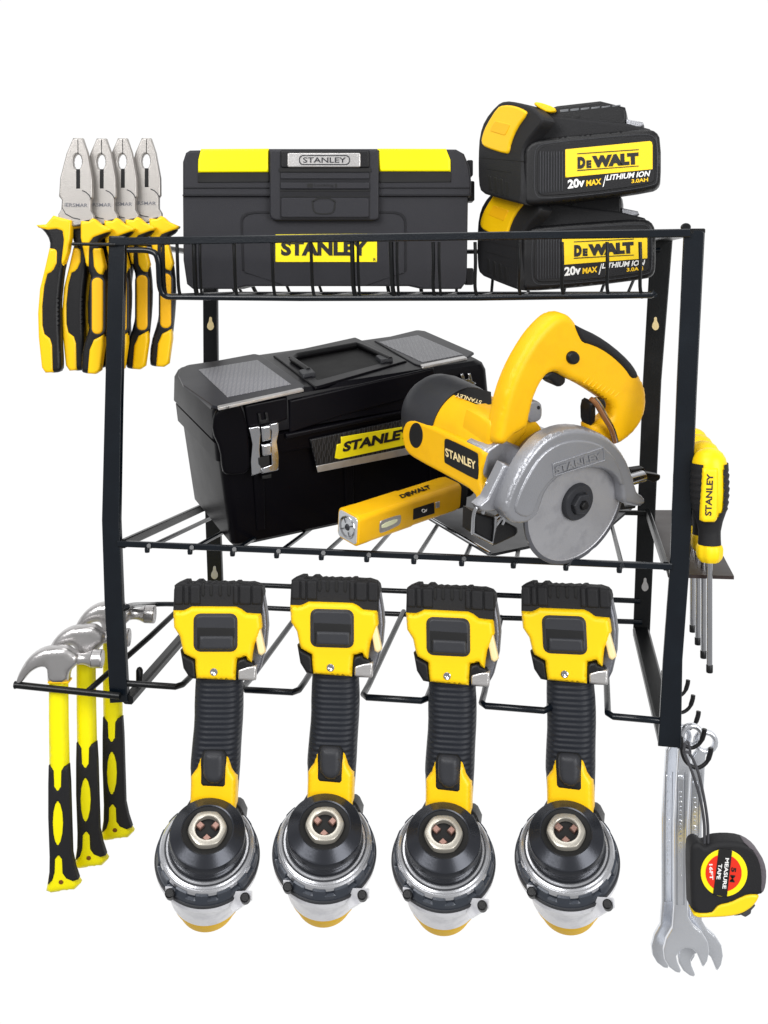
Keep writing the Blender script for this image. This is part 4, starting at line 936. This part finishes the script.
for px, py, d, rz, lb in ((695.2, 904.5, 14, 0, 'silver combination wrench partly behind the tape measure, rightmost of the three'), (668.8, 897, 26, 0, 'silver combination wrench hanging leftmost, just below the foot of the rack post')):
    c = copy_tree(wr); c.location = U(px, py, WY + d) * MM; c['label'] = lb; c.rotation_euler = (0, math.radians(rz), 0)

# ================================================================== TAPE MEASURE
def zt(pts): return Z(pts, 670, 820, 7.84)
def zu(pts): return zt([((x - 755) * .945 + 755, (y - 762) * .93 + 762) for x, y in pts])
TY = -20
tm = thing('tape_measure', 'black and yellow tape measure with a round red label hanging by a cord', 'tape measure', U(722, 876, TY))
tp_ = FR(TY)
mb = MB(); slab(mb, tp_, zu([(122, 175), (140, 138), (180, 120), (212, 132), (240, 165), (275, 150), (320, 122), (440, 112), (560, 124), (650, 170), (712, 240), (750, 340), (752, 440), (735, 530), (700, 566), (600, 562), (530, 592), (450, 632), (352, 652), (322, 690), (292, 722), (130, 722), (124, 560), (118, 300)]), 20, 4, 0, smooth=1); tb_ = part('case', mb, m_blkm, tm)
mb = MB(); slab(mb, tp_, zu([(560, 124), (650, 168), (714, 238), (752, 340), (755, 440), (738, 530), (706, 566), (694, 520), (700, 430), (690, 330), (660, 240), (610, 170)]), 18, 3, .6, smooth=1); part('textured_edge', mb, mat('grey_textured_rubber', (92, 86, 92), .6, bump=1, scale=350), tb_)
mb = MB(); slab(mb, tp_, zu([(140, 722), (292, 718), (322, 688), (352, 650), (450, 630), (530, 590), (600, 560), (704, 564), (664, 640), (610, 690), (540, 730), (440, 752), (300, 760), (160, 762)]), 18, 2.5, -1, smooth=1); part('yellow_base', mb, m_ylab, tm)
mb = MB(); slab(mb, tp_, zu([(488, 748), (560, 722), (640, 656), (664, 664), (630, 700), (626, 730), (580, 760), (545, 742)]), 20, 1.5, -4); part('end_hook', mb, m_strap, tm)
mb = MB(); slab(mb, tp_, zt(ell(424, 415, 183, 185, 48)), 1.5, .4, .8); yl = part('yellow_ring', mb, m_ylab2, tm)
mb = MB(); slab(mb, tp_, zt(ell(420, 415, 142, 146, 48)), 1, .2, 1.1); rd = part('red_disc', mb, m_red, yl)
mb = MB(); slab(mb, tp_, zt([(384, 226), (488, 236), (446, 606), (338, 584)]), 1, .1, 1.5); bn = part('black_band', mb, m_bprint, yl)
mb = MB(); text(mb, 'MEASURE', tp_, *zt([(434, 298), (410, 538), (464, 300)]), 1.5, .03, .3); text(mb, 'TAPE', tp_, *zt([(380, 344), (364, 464), (410, 346)]), 1.5, .03, .3); text(mb, '16FT', tp_, *zt([(306, 346), (312, 470), (334, 345)]), 1.1, .03, .3); part('lettering', mb, m_wht, bn)
mb = MB(); text(mb, '5', tp_, *zt([(482, 370), (478, 408), (520, 374)]), 1.1, .04, .3); part('lettering', mb, m_bprint, rd)
mb = MB(); text(mb, 'M', tp_, *zt([(474, 430), (468, 486), (512, 434)]), 1.1, .02, .3); part('lettering', mb, m_bprint, rd)
mb = MB()
cd = [(684, 752), (692, 772), (700, 798), (704, 822), (704.5, 843)]
tube(mb, catmull([U(x, y, TY + 4) for x, y in cd], 6), 1.5, 8)
tube(mb, catmull([U(x, y, TY + 6) for x, y in ((684, 752), (690, 754), (698, 772), (704, 798), (707.5, 822), (708, 843))], 6), 1.5, 8)
tube(mb, catmull([U(x, y, TY + 10) for x, y in ((684, 752), (685, 744), (688, 742), (690, 750), (690, 756))], 5), 1.3, 8)
part('cord', mb, m_strap, tm)

# ================================================================== CAMERA, LIGHT
sc = bpy.context.scene
cam = bpy.data.cameras.new('camera'); co = bpy.data.objects.new('camera', cam); col.objects.link(co)
co.location = (0, -D * MM, 0); co.rotation_euler = (math.pi / 2, 0, 0)
cam.sensor_fit = 'HORIZONTAL'; cam.sensor_width = 36; cam.lens = 36 * D / 768
cam.shift_x = (384 - CX) / 768; cam.shift_y = -(512 - CY) / 768
cam.clip_start = .01; cam.clip_end = 100
sc.camera = co
w = bpy.data.worlds.new('World'); sc.world = w; w.use_nodes = True
N = w.node_tree.nodes; L = w.node_tree.links; bg = N['Background']
tc = N.new('ShaderNodeTexCoord'); sx = N.new('ShaderNodeSeparateXYZ'); L.new(tc.outputs['Generated'], sx.inputs[0])
mr = N.new('ShaderNodeMapRange'); mr.inputs[1].default_value = -.1; mr.inputs[2].default_value = .45; mr.inputs[3].default_value = .34; mr.inputs[4].default_value = 1.0
L.new(sx.outputs['Y'], mr.inputs[0])
cb = N.new('ShaderNodeCombineColor')
for i in range(3): L.new(mr.outputs[0], cb.inputs[i])
L.new(cb.outputs[0], bg.inputs['Color']); bg.inputs['Strength'].default_value = 1.02
def area(name, loc, target, size, power, colr=(1, 1, 1)):
    l = bpy.data.lights.new(name, 'AREA'); l.shape = 'RECTANGLE'; l.size = size[0]; l.size_y = size[1]; l.energy = power; l.color = colr
    o = bpy.data.objects.new(name, l); col.objects.link(o); o.location = loc
    o.rotation_euler = (V(target) - V(loc)).to_track_quat('-Z', 'Y').to_euler()
area('key_softbox', (-1.3, -1.9, 1.3), (0, .1, -.2), (1.5, 1.5), 56)
area('top_softbox', (-.1, -.15, 1.5), (0, .2, 0), (1.2, .8), 9)
area('fill_softbox', (1.5, -1.9, .3), (0, .1, -.25), (1.3, 1.6), 46)
sc.view_settings.view_transform = 'Standard'; sc.view_settings.look = 'None'; sc.view_settings.exposure = 0; sc.view_settings.gamma = 1
